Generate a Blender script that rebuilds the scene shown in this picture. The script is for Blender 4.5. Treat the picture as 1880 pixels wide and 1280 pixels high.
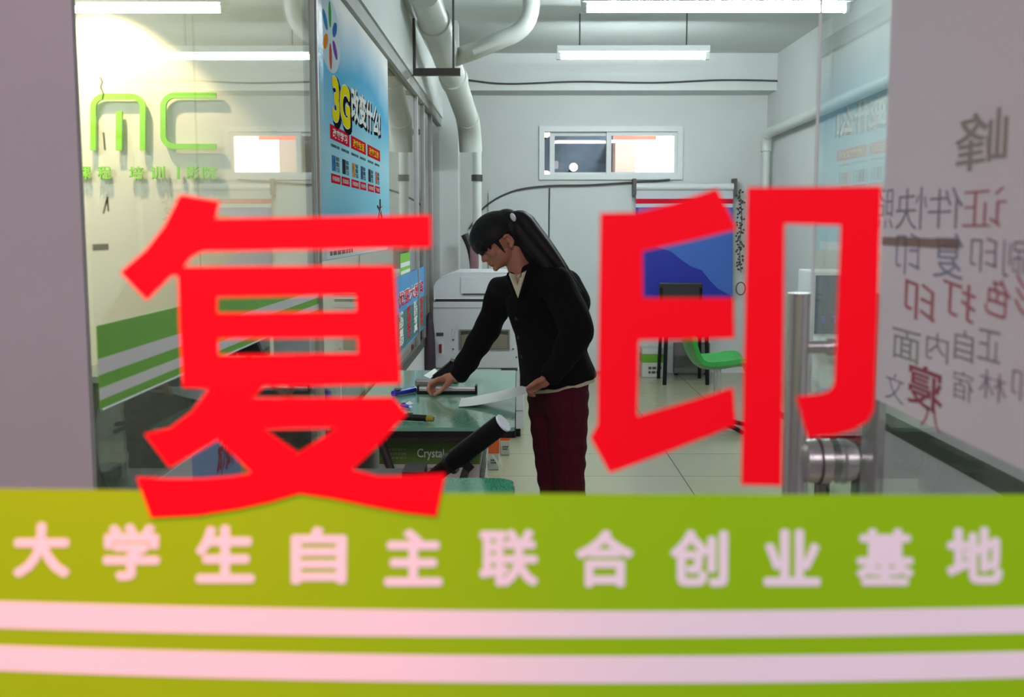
import bpy, bmesh, math, random
from mathutils import Vector, Matrix
from mathutils.bvhtree import BVHTree
random.seed(7)
S = bpy.context.scene
COL = S.collection
for o in list(bpy.data.objects):
    bpy.data.objects.remove(o)

# ------------------------------------------------------------------ camera
FPX = 1960.0
PITCH = math.radians(6.52); YAW = math.radians(0.29)
H = 1.4
cd = bpy.data.cameras.new('camera'); cam = bpy.data.objects.new('camera', cd); COL.objects.link(cam)
cam.location = (0, 0, H); cam.rotation_euler = (math.pi/2 - PITCH, 0, YAW)
cd.sensor_width = 36; cd.lens = 36*FPX/1880; cd.clip_start = 0.01; cd.clip_end = 100
cd.dof.use_dof = True; cd.dof.focus_distance = 4.3; cd.dof.aperture_fstop = 7.2
S.camera = cam
CAMR = cam.rotation_euler.to_matrix()
# ------------------------------------------------------------------ world, exposure, lamps
w = bpy.data.worlds.new('night'); S.world = w; w.use_nodes = True
w.node_tree.nodes['Background'].inputs[0].default_value = (0.10, 0.085, 0.10, 1)
w.node_tree.nodes['Background'].inputs[1].default_value = 0.55
S.view_settings.view_transform = 'Standard'; S.view_settings.look = 'None'
S.view_settings.exposure = 0.0; S.view_settings.gamma = 1.0
try: S.view_settings.use_curve_mapping = False
except Exception: pass
S.cycles.transparent_max_bounces = 32; S.cycles.max_bounces = 10; S.cycles.use_denoising = True
S.cycles.sample_clamp_indirect = 6

def lamp(name, kind, loc, target, energy, color, size=1.0, size_y=None, **kw):
    d = bpy.data.lights.new(name, kind); d.energy = energy; d.color = color
    if kind == 'AREA':
        d.size = size
        if size_y: d.shape = 'RECTANGLE'; d.size_y = size_y
    for k, v in kw.items(): setattr(d, k, v)
    o = bpy.data.objects.new(name, d); COL.objects.link(o); o.location = loc
    o.rotation_euler = (Vector(target) - Vector(loc)).to_track_quat('-Z', 'Y').to_euler()
    return o
# neon and shop signs of the street behind the photographer
lamp('street_neon', 'AREA', (-0.35, -1.7, 3.0), (0.1, 0.6, 1.2), 98, (1.0, 0.78, 0.92), 2.6, 1.0)
lamp('street_sign_lamp', 'SPOT', (-0.32, 0.16, 2.05), (-0.25, 0.6, 1.26), 60, (1.0, 0.12, 0.04), spot_size=math.radians(34), spot_blend=1.0, shadow_soft_size=0.12)
# added fill for the corridor, then downlight over the left room sign
lamp('corridor_fill', 'POINT', (1.2, 10.65, 2.85), (1.2, 10.65, 0), 45, (0.85, 0.92, 1.0), shadow_soft_size=0.08)
lamp('sign_downlight', 'SPOT', (-2.52, 6.16, 2.90), (-2.52, 6.50, 1.6), 125, (1.0, 0.80, 0.50), spot_size=math.radians(96), spot_blend=0.25, shadow_soft_size=0.03)
TUBE_POWER = 165.0

# ------------------------------------------------------------------ pixel -> place helpers
def ray(px, py):
    return (CAMR @ Vector(((px-940)/FPX, (640-py)/FPX, -1.0)))
C0 = Vector((0, 0, H))
def W(px, py, Y):
    d = ray(px, py); return C0 + d*(Y/d.y)
def WX(px, py, X):
    d = ray(px, py); return C0 + d*(X/d.x)
def WZ(px, py, z):
    d = ray(px, py); return C0 + d*((z-H)/d.z)

# ------------------------------------------------------------------ materials
def lin(c):
    return tuple(((v/255)/12.92 if v/255 <= 0.04045 else ((v/255+0.055)/1.055)**2.4) for v in c)
MATS = {}
def mat(name, rgb, rough=0.5, metal=0.0, spec=0.5, noise=0.0, scale=8.0, bump=0.0, emit=0.0, emit_rgb=None, coat=0.0, stretch=None, linear=False):
    if name in MATS: return MATS[name]
    m = bpy.data.materials.new(name); m.use_nodes = True; MATS[name] = m
    nt = m.node_tree; b = nt.nodes['Principled BSDF']
    c = rgb if linear else lin(rgb)
    b.inputs['Base Color'].default_value = (*c, 1); b.inputs['Roughness'].default_value = rough
    b.inputs['Metallic'].default_value = metal; b.inputs['Specular IOR Level'].default_value = spec
    b.inputs['Coat Weight'].default_value = coat
    if noise or bump:
        tc = nt.nodes.new('ShaderNodeTexCoord'); n = nt.nodes.new('ShaderNodeTexNoise')
        n.inputs['Scale'].default_value = scale; n.inputs['Detail'].default_value = 5
        src = tc.outputs['Object']
        if stretch:
            mp = nt.nodes.new('ShaderNodeMapping'); mp.inputs['Scale'].default_value = stretch
            nt.links.new(src, mp.inputs[0]); src = mp.outputs[0]
        nt.links.new(src, n.inputs['Vector'])
        if noise:
            r = nt.nodes.new('ShaderNodeValToRGB')
            r.color_ramp.elements[0].position = 0.3; r.color_ramp.elements[1].position = 0.7
            r.color_ramp.elements[0].color = (*[v*(1-noise) for v in c], 1)
            r.color_ramp.elements[1].color = (*[min(1, v*(1+noise)) for v in c], 1)
            nt.links.new(n.outputs['Fac'], r.inputs[0]); nt.links.new(r.outputs[0], b.inputs['Base Color'])
        if bump:
            bp = nt.nodes.new('ShaderNodeBump'); bp.inputs['Strength'].default_value = bump; bp.inputs['Distance'].default_value = 0.01
            nt.links.new(n.outputs['Fac'], bp.inputs['Height']); nt.links.new(bp.outputs[0], b.inputs['Normal'])
    if emit:
        b.inputs['Emission Color'].default_value = (*(lin(emit_rgb) if emit_rgb else c), 1); b.inputs['Emission Strength'].default_value = emit
    return m
def glass(name, tint=(0.95, 0.98, 0.97), f0=0.04, gain=1.0, rough=0.0):
    m = bpy.data.materials.new(name); m.use_nodes = True; nt = m.node_tree; nt.nodes.clear()
    out = nt.nodes.new('ShaderNodeOutputMaterial'); mix = nt.nodes.new('ShaderNodeMixShader')
    tr = nt.nodes.new('ShaderNodeBsdfTransparent'); tr.inputs[0].default_value = (*tint, 1)
    gl = nt.nodes.new('ShaderNodeBsdfGlossy'); gl.inputs['Roughness'].default_value = rough
    lw = nt.nodes.new('ShaderNodeLayerWeight'); lw.inputs['Blend'].default_value = 0.5
    p = nt.nodes.new('ShaderNodeMath'); p.operation = 'POWER'; p.inputs[1].default_value = 5
    q = nt.nodes.new('ShaderNodeMath'); q.operation = 'MULTIPLY_ADD'; q.inputs[1].default_value = (1-f0)*gain; q.inputs[2].default_value = f0; q.use_clamp = True
    nt.links.new(lw.outputs['Facing'], p.inputs[0]); nt.links.new(p.outputs[0], q.inputs[0])
    nt.links.new(q.outputs[0], mix.inputs[0]); nt.links.new(tr.outputs[0], mix.inputs[1]); nt.links.new(gl.outputs[0], mix.inputs[2])
    nt.links.new(mix.outputs[0], out.inputs[0]); return m
def sheer(name, rgb, opacity, gloss=0.0):
    m = bpy.data.materials.new(name); m.use_nodes = True; nt = m.node_tree; nt.nodes.clear()
    out = nt.nodes.new('ShaderNodeOutputMaterial'); mix = nt.nodes.new('ShaderNodeMixShader'); mix.inputs[0].default_value = opacity
    tr = nt.nodes.new('ShaderNodeBsdfTransparent'); df = nt.nodes.new('ShaderNodeBsdfDiffuse'); df.inputs[0].default_value = (*lin(rgb), 1)
    tl = nt.nodes.new('ShaderNodeBsdfTranslucent'); tl.inputs[0].default_value = (*lin(rgb), 1)
    mx = nt.nodes.new('ShaderNodeMixShader'); mx.inputs[0].default_value = 0.35
    nt.links.new(df.outputs[0], mx.inputs[1]); nt.links.new(tl.outputs[0], mx.inputs[2])
    nt.links.new(tr.outputs[0], mix.inputs[1]); nt.links.new(mx.outputs[0], mix.inputs[2]); nt.links.new(mix.outputs[0], out.inputs[0]); return m

G_FRONT = glass('shopfront_glass', (0.985, 0.99, 0.985), 0.02, 0.9)
G_PART = glass('partition_glass', (0.955, 0.965, 0.95), 0.045, 1.0)
G_DOOR = glass('door_glass', (0.93, 0.96, 0.955), 0.05, 1.0)
M_WALL = mat('wall_paint', (214, 217, 215), 0.75, noise=0.03, scale=3)
M_CEIL = mat('ceiling_paint', (205, 210, 207), 0.8, noise=0.04, scale=2)
M_CREAM = mat('sign_wall_paint', (232, 224, 200), 0.7, noise=0.02, scale=3)
M_PILLAR = mat('pillar_render', (176, 172, 172), 0.8, noise=0.05, scale=3)
M_ALU = mat('brushed_aluminium', (176, 180, 178), 0.38, 0.85, noise=0.05, scale=20)
M_STEEL = mat('stainless_steel', (204, 208, 204), 0.27, 0.82, noise=0.03, scale=30)
M_DKSTEEL = mat('dark_angle_steel', (92, 88, 86), 0.6, 0.3, noise=0.1, scale=15)
M_BLACK = mat('black_plastic', (13, 13, 14), 0.5, spec=0.22, noise=0.1, scale=30)
M_DGREY = mat('dark_grey_plastic', (62, 64, 62), 0.5, noise=0.06, scale=20)
M_WHITE = mat('white_plastic', (226, 230, 230), 0.45, noise=0.02, scale=12)
M_PVC = mat('white_pvc_pipe', (212, 216, 211), 0.45, noise=0.04, scale=6)
M_RED = mat('red_vinyl', (0.93, 0.0012, 0.012), 0.6, spec=0.12, noise=0.02, scale=4, linear=True)
M_GREEN = mat('green_vinyl', (0.275, 0.57, 0.008), 0.6, spec=0.12, noise=0.04, scale=3, linear=True)
M_WVINYL = mat('white_vinyl', (236, 232, 232), 0.6, spec=0.2, noise=0.02, scale=5)
M_LIME = mat('lime_sign', (150, 222, 30), 0.4, noise=0.03, scale=5)
M_STRIPE = mat('green_stripe_film', (122, 200, 34), 0.45, noise=0.05, scale=6)
M_STRIPEW = mat('white_stripe_film', (244, 245, 244), 0.45, noise=0.02, scale=6)
M_PAPER = mat('white_paper', (224, 228, 226), 0.6, noise=0.02, scale=15)
M_CARTON = mat('white_carton', (196, 198, 190), 0.65, noise=0.04, scale=10)
M_TEXTD = mat('dark_print', (30, 28, 32), 0.7, spec=0.0, noise=0.05)
M_TEXTW = mat('white_print', (240, 242, 240), 0.7, spec=0.0, noise=0.02)
M_CABLE = mat('grey_cable', (66, 68, 66), 0.6, noise=0.05)

# ------------------------------------------------------------------ mesh helpers
def wloc(o):
    v = Vector((0, 0, 0))
    while o is not None: v += o.location; o = o.parent
    return v
def obj(name, bm, material, parent=None, smooth=False, bevel=0.0):
    if bevel:
        es = [e for e in bm.edges if len(e.link_faces) == 2 and e.calc_face_angle(0) > 0.7]
        bmesh.ops.bevel(bm, geom=es, offset=bevel, segments=2, affect='EDGES', profile=0.6, clamp_overlap=True)
    bmesh.ops.recalc_face_normals(bm, faces=bm.faces)
    me = bpy.data.meshes.new(name); bm.to_mesh(me); bm.free()
    return link(name, me, material, parent, smooth)
def link(name, me, material, parent=None, smooth=False):
    for m in (material if isinstance(material, list) else [material]): me.materials.append(m)
    if smooth:
        for p in me.polygons: p.use_smooth = True
        try: me.set_sharp_from_angle(angle=math.radians(40))
        except Exception: pass
    o = bpy.data.objects.new(name, me); COL.objects.link(o)
    if parent is None:
        xs = [v.co for v in me.vertices]
        loc = Vector(((min(v.x for v in xs)+max(v.x for v in xs))/2, (min(v.y for v in xs)+max(v.y for v in xs))/2, min(v.z for v in xs)))
        me.transform(Matrix.Translation(-loc)); o.location = loc
    else:
        me.transform(Matrix.Translation(-wloc(parent))); o.parent = parent
    return o
def tag(o, label, cat, group=None, kind=None):
    o['label'] = label; o['category'] = cat
    if group: o['group'] = group
    if kind: o['kind'] = kind
    return o
def thing(name, label, cat, loc, group=None):
    o = bpy.data.objects.new(name, None); COL.objects.link(o); o.location = loc; o.empty_display_size = 0.05
    return tag(o, label, cat, group)
def struct(name, bm, m, label=None, parent=None, **kw):
    o = obj(name, bm, m, parent, **kw)
    if parent is None:
        o['kind'] = 'structure'; o['category'] = name.split('_')[0]
        if label: o['label'] = label
    return o
def box(bm, a, b):
    a = Vector(a); b = Vector(b); lo = Vector((min(a.x, b.x), min(a.y, b.y), min(a.z, b.z))); hi = Vector((max(a.x, b.x), max(a.y, b.y), max(a.z, b.z)))
    r = bmesh.ops.create_cube(bm, size=1.0); d = hi-lo
    bmesh.ops.transform(bm, matrix=Matrix.Translation((lo+hi)/2) @ Matrix.Diagonal((*d, 1)), verts=r['verts']); return bm
def B(a, b): return box(bmesh.new(), a, b)
def tube(bm, pts, r, seg=12, cap=True):
    pts = [Vector(p) for p in pts]; n = len(pts); rs = r if isinstance(r, (list, tuple)) else [r]*n
    rings = []; prev = None
    for i, p in enumerate(pts):
        t = (pts[min(i+1, n-1)] - pts[max(i-1, 0)]).normalized()
        if prev is None:
            a = Vector((0, 0, 1)) if abs(t.z) < 0.9 else Vector((1, 0, 0)); u = t.cross(a).normalized()
        else:
            u = (prev - t*prev.dot(t)).normalized()
        prev = u; v = t.cross(u)
        rings.append([bm.verts.new(p + (u*math.cos(2*math.pi*k/seg) + v*math.sin(2*math.pi*k/seg))*rs[i]) for k in range(seg)])
    for a, b in zip(rings, rings[1:]):
        for k in range(seg): bm.faces.new((a[k], a[(k+1) % seg], b[(k+1) % seg], b[k]))
    if cap: bm.faces.new(rings[0][::-1]); bm.faces.new(rings[-1])
    return bm
def T(pts, r, seg=12): return tube(bmesh.new(), pts, r, seg)
def arc(p0, pm, p1, n=8):
    p0, pm, p1 = Vector(p0), Vector(pm), Vector(p1)
    return [p0*(1-t)**2 + pm*2*t*(1-t) + p1*t*t for t in [i/n for i in range(n+1)]]
def spline(pts, n=6):
    P = [Vector(p) for p in pts]; P = [P[0]*2-P[1]] + P + [P[-1]*2-P[-2]]; out = []
    for i in range(1, len(P)-2):
        for k in range(n):
            t = k/n; a, b, c, d = P[i-1], P[i], P[i+1], P[i+2]
            out.append(0.5*((2*b)+(c-a)*t+(2*a-5*b+4*c-d)*t*t+(3*b-a-3*c+d)*t**3))
    out.append(P[-2]); return out
def prism(bm, pts, ext):
    """polygon (list of points in space) pushed along ext; concave ok"""
    pts = [Vector(p) for p in pts]; ext = Vector(ext)
    a = [bm.verts.new(p) for p in pts]; b = [bm.verts.new(p+ext) for p in pts]; n = len(a)
    for i in range(n): bm.faces.new((a[i], a[(i+1) % n], b[(i+1) % n], b[i]))
    f1 = bm.faces.new(a); f2 = bm.faces.new(b[::-1])
    bmesh.ops.triangulate(bm, faces=[f1, f2], ngon_method='EAR_CLIP'); return bm
def sphere(bm, c, r, u=16, v=10):
    r3 = (r, r, r) if not isinstance(r, (list, tuple)) else r
    q = bmesh.ops.create_uvsphere(bm, u_segments=u, v_segments=v, radius=1.0)
    bmesh.ops.transform(bm, matrix=Matrix.Translation(c) @ Matrix.Diagonal((*r3, 1)), verts=q['verts']); return bm
# temporary scene for fonts and remeshing
TMP = bpy.data.scenes.new('workbench')
def evaluate(o):
    TMP.collection.objects.link(o)
    vl = TMP.view_layers[0]; vl.update(); dg = vl.depsgraph
    me = bpy.data.meshes.new_from_object(o.evaluated_get(dg), depsgraph=dg)
    TMP.collection.objects.unlink(o); return me
FONT = {}
def glyphs(body, bold=0.0):
    k = (body, bold)
    if k not in FONT:
        c = bpy.data.curves.new('t', 'FONT'); c.body = body; c.size = 1; c.offset = bold; c.extrude = 0.5; c.resolution_u = 3
        o = bpy.data.objects.new('t', c); me = evaluate(o); bpy.data.objects.remove(o); bpy.data.curves.remove(c)
        xs = [v.co.x for v in me.vertices]; ys = [v.co.y for v in me.vertices]
        FONT[k] = (me, min(xs), max(xs), min(ys), max(ys))
    return FONT[k]
def text(bm, body, o, u, v, w, h, n, bold=0.0, shear=0.0):
    """fit the writing into the w x h box at o, along u and v, raised by n"""
    me, x0, x1, y0, y1 = glyphs(body, bold); u = Vector(u).normalized(); v = Vector(v).normalized(); n = Vector(n); o = Vector(o)
    k = len(bm.verts); bm.from_mesh(me); bm.verts.ensure_lookup_table()
    for q in bm.verts[k:]:
        a = (q.co.x-x0)/(x1-x0); b = (q.co.y-y0)/(y1-y0)
        q.co = o + u*(a*w + shear*b*h) + v*(b*h) + n*(q.co.z+0.5)
    return bm
def print_lines(o, u, v, w, h, n, rows, words=5):
    """rows of small print too small to read: short broken dashes"""
    bm = bmesh.new(); o = Vector(o); u = Vector(u); v = Vector(v); n = Vector(n); rr = random.Random(rows*7+words)
    for r in range(rows):
        x = 0.0; z0 = h*(1-(r+0.85)/rows); z1 = h*(1-(r+0.3)/rows)
        while x < w*0.9:
            d = w/words*rr.uniform(0.35, 1.0); d = min(d, w-x)
            prism(bm, [o+u*x+v*z0, o+u*(x+d)+v*z0, o+u*(x+d)+v*z1, o+u*x+v*z1], n); x += d+w/words*0.2
    return bm
def TXT(*a, **k): return text(bmesh.new(), *a, **k)
def hull(pts):
    bm = bmesh.new(); vs = [bm.verts.new(p) for p in pts]
    r = bmesh.ops.convex_hull(bm, input=vs)
    bmesh.ops.delete(bm, geom=[e for e in r['geom_interior'] if isinstance(e, bmesh.types.BMVert)], context='VERTS'); return bm
ICO = []
def icopts(sub=2):
    if not ICO:
        b = bmesh.new(); bmesh.ops.create_icosphere(b, subdivisions=3, radius=1); ICO.extend([v.co.copy() for v in b.verts]); b.free()
    return ICO
def cap_pts(p, r): return [Vector(p)+q*r for q in icopts()]
def ell_pts(c, ax): return [Vector(c)+ax[0]*q.x+ax[1]*q.y+ax[2]*q.z for q in icopts()]
def blob(name, pieces, material, parent, voxel=0.005, smooth=4, tweak=None):
    """pieces: list of point clouds; each becomes a convex piece, all fused into one skin"""
    bm = bmesh.new()
    for pts in pieces:
        h = hull(pts); bmesh.ops.recalc_face_normals(h, faces=h.faces); m = bpy.data.meshes.new('x'); h.to_mesh(m); h.free(); bm.from_mesh(m); bpy.data.meshes.remove(m)
    me = bpy.data.meshes.new(name); bm.to_mesh(me); bm.free()
    o = bpy.data.objects.new(name, me)
    r = o.modifiers.new('r', 'REMESH'); r.mode = 'VOXEL'; r.voxel_size = voxel; r.adaptivity = 0
    if smooth:
        s = o.modifiers.new('s', 'SMOOTH'); s.iterations = smooth; s.factor = 0.5
    out = evaluate(o); bpy.data.objects.remove(o); bpy.data.meshes.remove(me); out.name = name
    out.materials.clear()
    if tweak: tweak(out)
    for p in out.polygons: p.use_smooth = True
    for m in (material if isinstance(material, list) else [material]): out.materials.append(m)
    ob = bpy.data.objects.new(name, out); COL.objects.link(ob)
    out.transform(Matrix.Translation(-wloc(parent))); ob.parent = parent
    return ob
def chain(ps, rs): return [cap_pts(a, ra)+cap_pts(b, rb) for (a, ra), (b, rb) in zip(list(zip(ps, rs)), list(zip(ps, rs))[1:])]

# ================================================================== THE SETTING
XP = -0.60; YB = 10.2; XR = 2.34; ZC = 2.95
# floor with tiles
mf = bpy.data.materials.new('floor_tiles'); mf.use_nodes = True; nt = mf.node_tree; b_ = nt.nodes['Principled BSDF']
tc = nt.nodes.new('ShaderNodeTexCoord'); mp = nt.nodes.new('ShaderNodeMapping'); br = nt.nodes.new('ShaderNodeTexBrick')
mp.inputs['Location'].default_value = (0.07, 0.17, 0)
br.offset = 0; br.inputs['Scale'].default_value = 1.0; br.inputs['Brick Width'].default_value = 0.6; br.inputs['Row Height'].default_value = 0.6
br.inputs['Mortar Size'].default_value = 0.003; br.inputs['Color1'].default_value = (*lin((172, 168, 140)), 1); br.inputs['Color2'].default_value = (*lin((168, 165, 138)), 1); br.inputs['Mortar'].default_value = (*lin((92, 90, 76)), 1)
nt.links.new(tc.outputs['Object'], mp.inputs[0]); nt.links.new(mp.outputs[0], br.inputs['Vector']); nt.links.new(br.outputs['Color'], b_.inputs['Base Color'])
b_.inputs['Roughness'].default_value = 0.22
struct('floor', B((-4.2, 0.55, -0.1), (2.6, 10.4, 0.0)), mf, 'beige glossy tiled floor of the shop')
struct('pavement', B((-4.2, -3.5, -0.12), (2.6, 0.55, -0.02)), mat('paving', (120, 114, 112), 0.8, noise=0.1, scale=6), 'grey pavement outside the shop glass')
struct('ceiling', B((-4.2, 0.55, ZC), (2.6, 10.4, ZC+0.1)), M_CEIL, 'pale grey painted ceiling')
# back wall with a window opening
wx0, wz1 = W(990, 232, YB).x, W(990, 232, YB).z
wx1, wz0 = W(1252, 330, YB).x, W(1252, 330, YB).z
bm = bmesh.new()
box(bm, (XP-0.02, YB, 0), (wx0, YB+0.2, ZC)); box(bm, (wx1, YB, 0), (XR+0.2, YB+0.2, ZC))
box(bm, (wx0, YB, 0), (wx1, YB+0.2, wz0)); box(bm, (wx0, YB, wz1), (wx1, YB+0.2, ZC))
struct('wall_back', bm, M_WALL, 'pale grey back wall of the copy shop')
struct('wall_right', B((XR, 2.2, 0), (XR+0.2, YB, ZC)), M_WALL, 'pale grey wall on the far right of the shop')
struct('wall_left', B((-4.2, 0.6, 0), (-4.0, 6.6, ZC)), M_WALL, 'far wall of the room behind the left glass')
struct('wall_sign', B((-4.2, 6.6, 0), (XP-0.03, 6.75, ZC)), M_CREAM, 'cream wall with a downlight over the green sign')
struct('beam', B((XP, 9.85, W(1100, 166, 9.85).z), (XR, YB, ZC)), M_WALL, 'white ceiling beam along the back wall')
bm = bmesh.new(); box(bm, (-2.4, 1.485, 0), (XP-0.004, 1.499, ZC)); box(bm, (-2.4, 1.499, 0), (XP-0.20, 1.70, ZC))
struct('pillar', bm, M_PILLAR, 'plain grey pillar at the left edge')
struct('column', B((XP-0.03, 8.3, 0), (-0.455, 8.55, ZC)), M_WALL, 'white square column behind the copier')
# front wall
bm = bmesh.new(); box(bm, (-4.2, 0.6, 0), (-1.7, 0.7, ZC)); box(bm, (1.7, 0.6, 0), (2.6, 0.7, ZC)); box(bm, (-1.7, 0.6, 2.6), (1.7, 0.7, ZC))
struct('wall_front', bm, M_PILLAR, 'shop front wall around the window')
struct('window_1', B((-1.7, 0.600, 0), (1.7, 0.608, 2.6)), G_FRONT, 'clear shop window pane in front of everything')
# left glass partition: panes, rail, lower panel, posts
ZR = WX(709, 108, XP).z            # top of the glass
zlo = 0.69
joints = [1.503, W(365, 300, 1).y and WX(365, 300, XP).y, WX(583, 300, XP).y, WX(764, 300, XP).y, 8.3]
part = struct('window_2', B((XP-0.006, joints[0], zlo), (XP, joints[1]-0.002, ZR)), G_PART, 'glass partition on the left between the two rooms')
for a, b in zip(joints[1:], joints[2:]):
    struct('glass_pane', B((XP-0.006, a+0.002, zlo), (XP, b-0.002, ZR)), G_PART, parent=part)
struct('lower_panel', B((XP-0.03, joints[0], 0), (XP+0.0, 8.3, zlo-0.05)), mat('partition_board', (200, 200, 200), 0.6, noise=0.02), parent=part)
struct('bottom_rail', B((XP-0.035, joints[0], zlo-0.05), (XP+0.008, 8.3, zlo)), M_DGREY, parent=part)
struct('top_rail', B((XP-0.03, joints[0], ZR), (XP+0.02, 8.3, ZR+0.06)), mat('dull_rail', (156, 158, 154), 0.7, noise=0.06), parent=part)
for y, w_ in ((WX(580, 300, XP).y, 0.014), (WX(764, 300, XP).y, 0.05), (WX(776, 300, XP).y, 0.05), (WX(790, 300, XP).y, 0.08)):
    struct('post', B((XP-0.03, y-w_/2, zlo), (XP+0.012, y+w_/2, ZR)), M_ALU if w_ > 0.04 else mat('grey_post', (160, 156, 142), 0.5, noise=0.06), parent=part)
bm = bmesh.new(); box(bm, (XP-0.06, 1.503, ZR+0.06), (XP+0.03, 8.3, ZC)); box(bm, (XP+0.03, 1.503, ZR+0.36), (XP+0.045, 8.3, ZC))
struct('lintel', bm, M_WALL, 'white bulkhead above the left glass partition')
# right side screen behind the door: board with dark rail
XS = 0.75; YS = W(1622, 600, 1).y and WX(1612, 750, XS).y
zr = WX(1700, 803, XS).z
scr = struct('wall_side', B((XS, 0.66, zr+0.0085), (XS+0.03, YS, ZC)), mat('side_board', (226, 220, 222), 0.7, noise=0.04, scale=5), 'grey board screen behind the open glass door')
struct('trim_1', B((XS-0.004, 0.66, zr-0.026), (XS+0.034, YS, zr+0.008)), mat('dark_rail', (70, 78, 72), 0.5, noise=0.06), 'dark grey rail low on the side screen')
struct('trim_2', B((XS-0.004, YS-0.04, 0), (XS+0.034, YS, zr-0.027)), MATS['dark_rail'], 'dark upright post under the side rail')
struct('wall_side_lower', B((XS, 0.66, 0), (XS+0.03, YS-0.041, zr-0.027)), MATS['side_board'], 'grey lower board of the side screen')
# ---- back window: frame, sashes, panes
wf = bmesh.new(); t = 0.05
box(wf, (wx0, YB-0.03, wz0), (wx0+t, YB+0.1, wz1)); box(wf, (wx1-t, YB-0.03, wz0), (wx1, YB+0.1, wz1))
box(wf, (wx0+t, YB-0.03, wz1-t), (wx1-t, YB+0.1, wz1)); box(wf, (wx0+t, YB-0.03, wz0), (wx1-t, YB+0.1, wz0+t))
win3 = struct('window_3', wf, M_WHITE, 'white sliding window high on the back wall')
def sash(xa, xb, ya, yb, y):
    p = W(xa, ya, YB); q = W(xb, yb, YB); s = 0.045; bm = bmesh.new()
    box(bm, (p.x, y, q.z), (p.x+s, y+0.03, p.z)); box(bm, (q.x-s, y, q.z), (q.x, y+0.03, p.z))
    box(bm, (p.x+s, y, p.z-s), (q.x-s, y+0.03, p.z)); box(bm, (p.x+s, y, q.z), (q.x-s, y+0.03, q.z+s))
    f = struct('sash', bm, M_WHITE, parent=win3)
    struct('pane', B((p.x+s, y+0.012, q.z+s), (q.x-s, y+0.018, p.z-s)), G_FRONT, parent=f)
sash(1010, 1122, 240, 325, YB+0.045); sash(1114, 1246, 240, 325, YB+0.005)
# the corridor behind the back window
struct('wall_corridor', B((-0.3, 11.3, 1.5), (3.2, 11.4, 3.2)), mat('corridor_wall', (108, 122, 136), 0.8, noise=0.25, scale=4), 'dim blue grey corridor wall behind the back window')
M_LIT = mat('lit_sign_face', (255, 250, 240), 0.5, emit=6.0, emit_rgb=(255, 240, 222), noise=0.01)
a = W(1168, 250, 10.8); b = W(1248, 322, 10.8)
lb = thing('light_box', 'bright white light box behind the right pane of the back window', 'light box', (a.x, 10.86, b.z))
obj('housing', B((W(1126, 240, 10.8).x, 10.84, b.z-0.02), (b.x+0.02, 11.298, a.z+0.03)), mat('box_housing', (190, 170, 162), 0.6, noise=0.1), lb)
obj('lit_face', B((a.x, 10.81, b.z), (b.x, 10.838, a.z)), M_LIT, lb)
obj('red_strip', B((W(1130, 246, 10.8).x, 10.80, a.z-0.035), (W(1205, 246, 10.8).x, 10.808, a.z+0.02)), mat('red_lit', (255, 120, 100), 0.5, emit=1.0, noise=0.02), lb)
obj('lit_edge', B((W(1130, 246, 10.8).x, 10.80, b.z), (a.x-0.001, 10.835, a.z-0.036)), mat('pink_lit', (235, 205, 190), 0.5, emit=0.45, noise=0.05), lb)
for (px, py, r, c, lab) in ((1003, 244, .045, (255, 190, 150), 'orange glowing lamp at the top left corner of the back window'), (1003, 321, .04, (255, 235, 190), 'warm glowing lamp at the bottom left corner of the back window'), (1053, 307, .04, (255, 250, 225), 'round white lamp seen through the dark pane of the back window')):
    c_ = W(px, py, 10.7); d_ = thing('wall_lamp', lab, 'lamp', c_, 'lamps behind the back window')
    obj('bulb', sphere(bmesh.new(), c_, r), mat('bulb_%d' % py, c, 0.4, emit=7, noise=0.01), d_, smooth=True)
    obj('holder', T([c_+Vector((0, r*0.8, 0)), c_+Vector((0, 0.595, 0))], r*0.4), M_DGREY, d_)

# ================================================================== STICKERS ON THE SHOP WINDOW
YG = 0.600
def G(px, py, lift=0.0): return W(px, py, YG-lift)
FU = [(331,357),(404,370),(396,401),(600,398),(791,394),(792,455),(560,459),(372,462),(352,472),(338,490),(724,487),(736,705),(610,708),(486,709),(464,730),(600,730),(721,729),(748,759),(700,812),(646,862),(694,874),(750,873),(818,869),(802,948),(740,941),(677,929),(610,915),(549,906),(495,922),(438,934),(363,946),(277,950),(251,876),(310,879),(370,879),(430,874),(462,868),(401,807),(312,858),(266,797),(312,786),(353,755),(384,713),(336,710),(330,600),(327,508),(317,505),(270,552),(221,500),(268,459),(302,415)]
YIN = [[(1102,391),(1168,390),(1235,373),(1316,346),(1353,421),(1260,444),(1179,461),(1180,547),(1346,547),(1348,621),(1173,625),(1170,764),(1260,738),(1346,711),(1351,780),(1235,826),(1119,869),(1084,804),(1097,778),(1099,580)],
       [(1372,344),(1618,342),(1611,560),(1604,752),(1594,772),(1566,790),(1529,799),(1482,804),(1461,728),(1505,723),(1523,717),(1531,704),(1537,560),(1543,414),(1440,411),(1438,600),(1435,892),(1360,890),(1367,600)]]
HOLES = [[(399,546),(653,542),(654,571),(399,575)],[(401,622),(656,620),(657,648),(401,652)],[(486,789),(619,786),(548,832)]]
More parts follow.
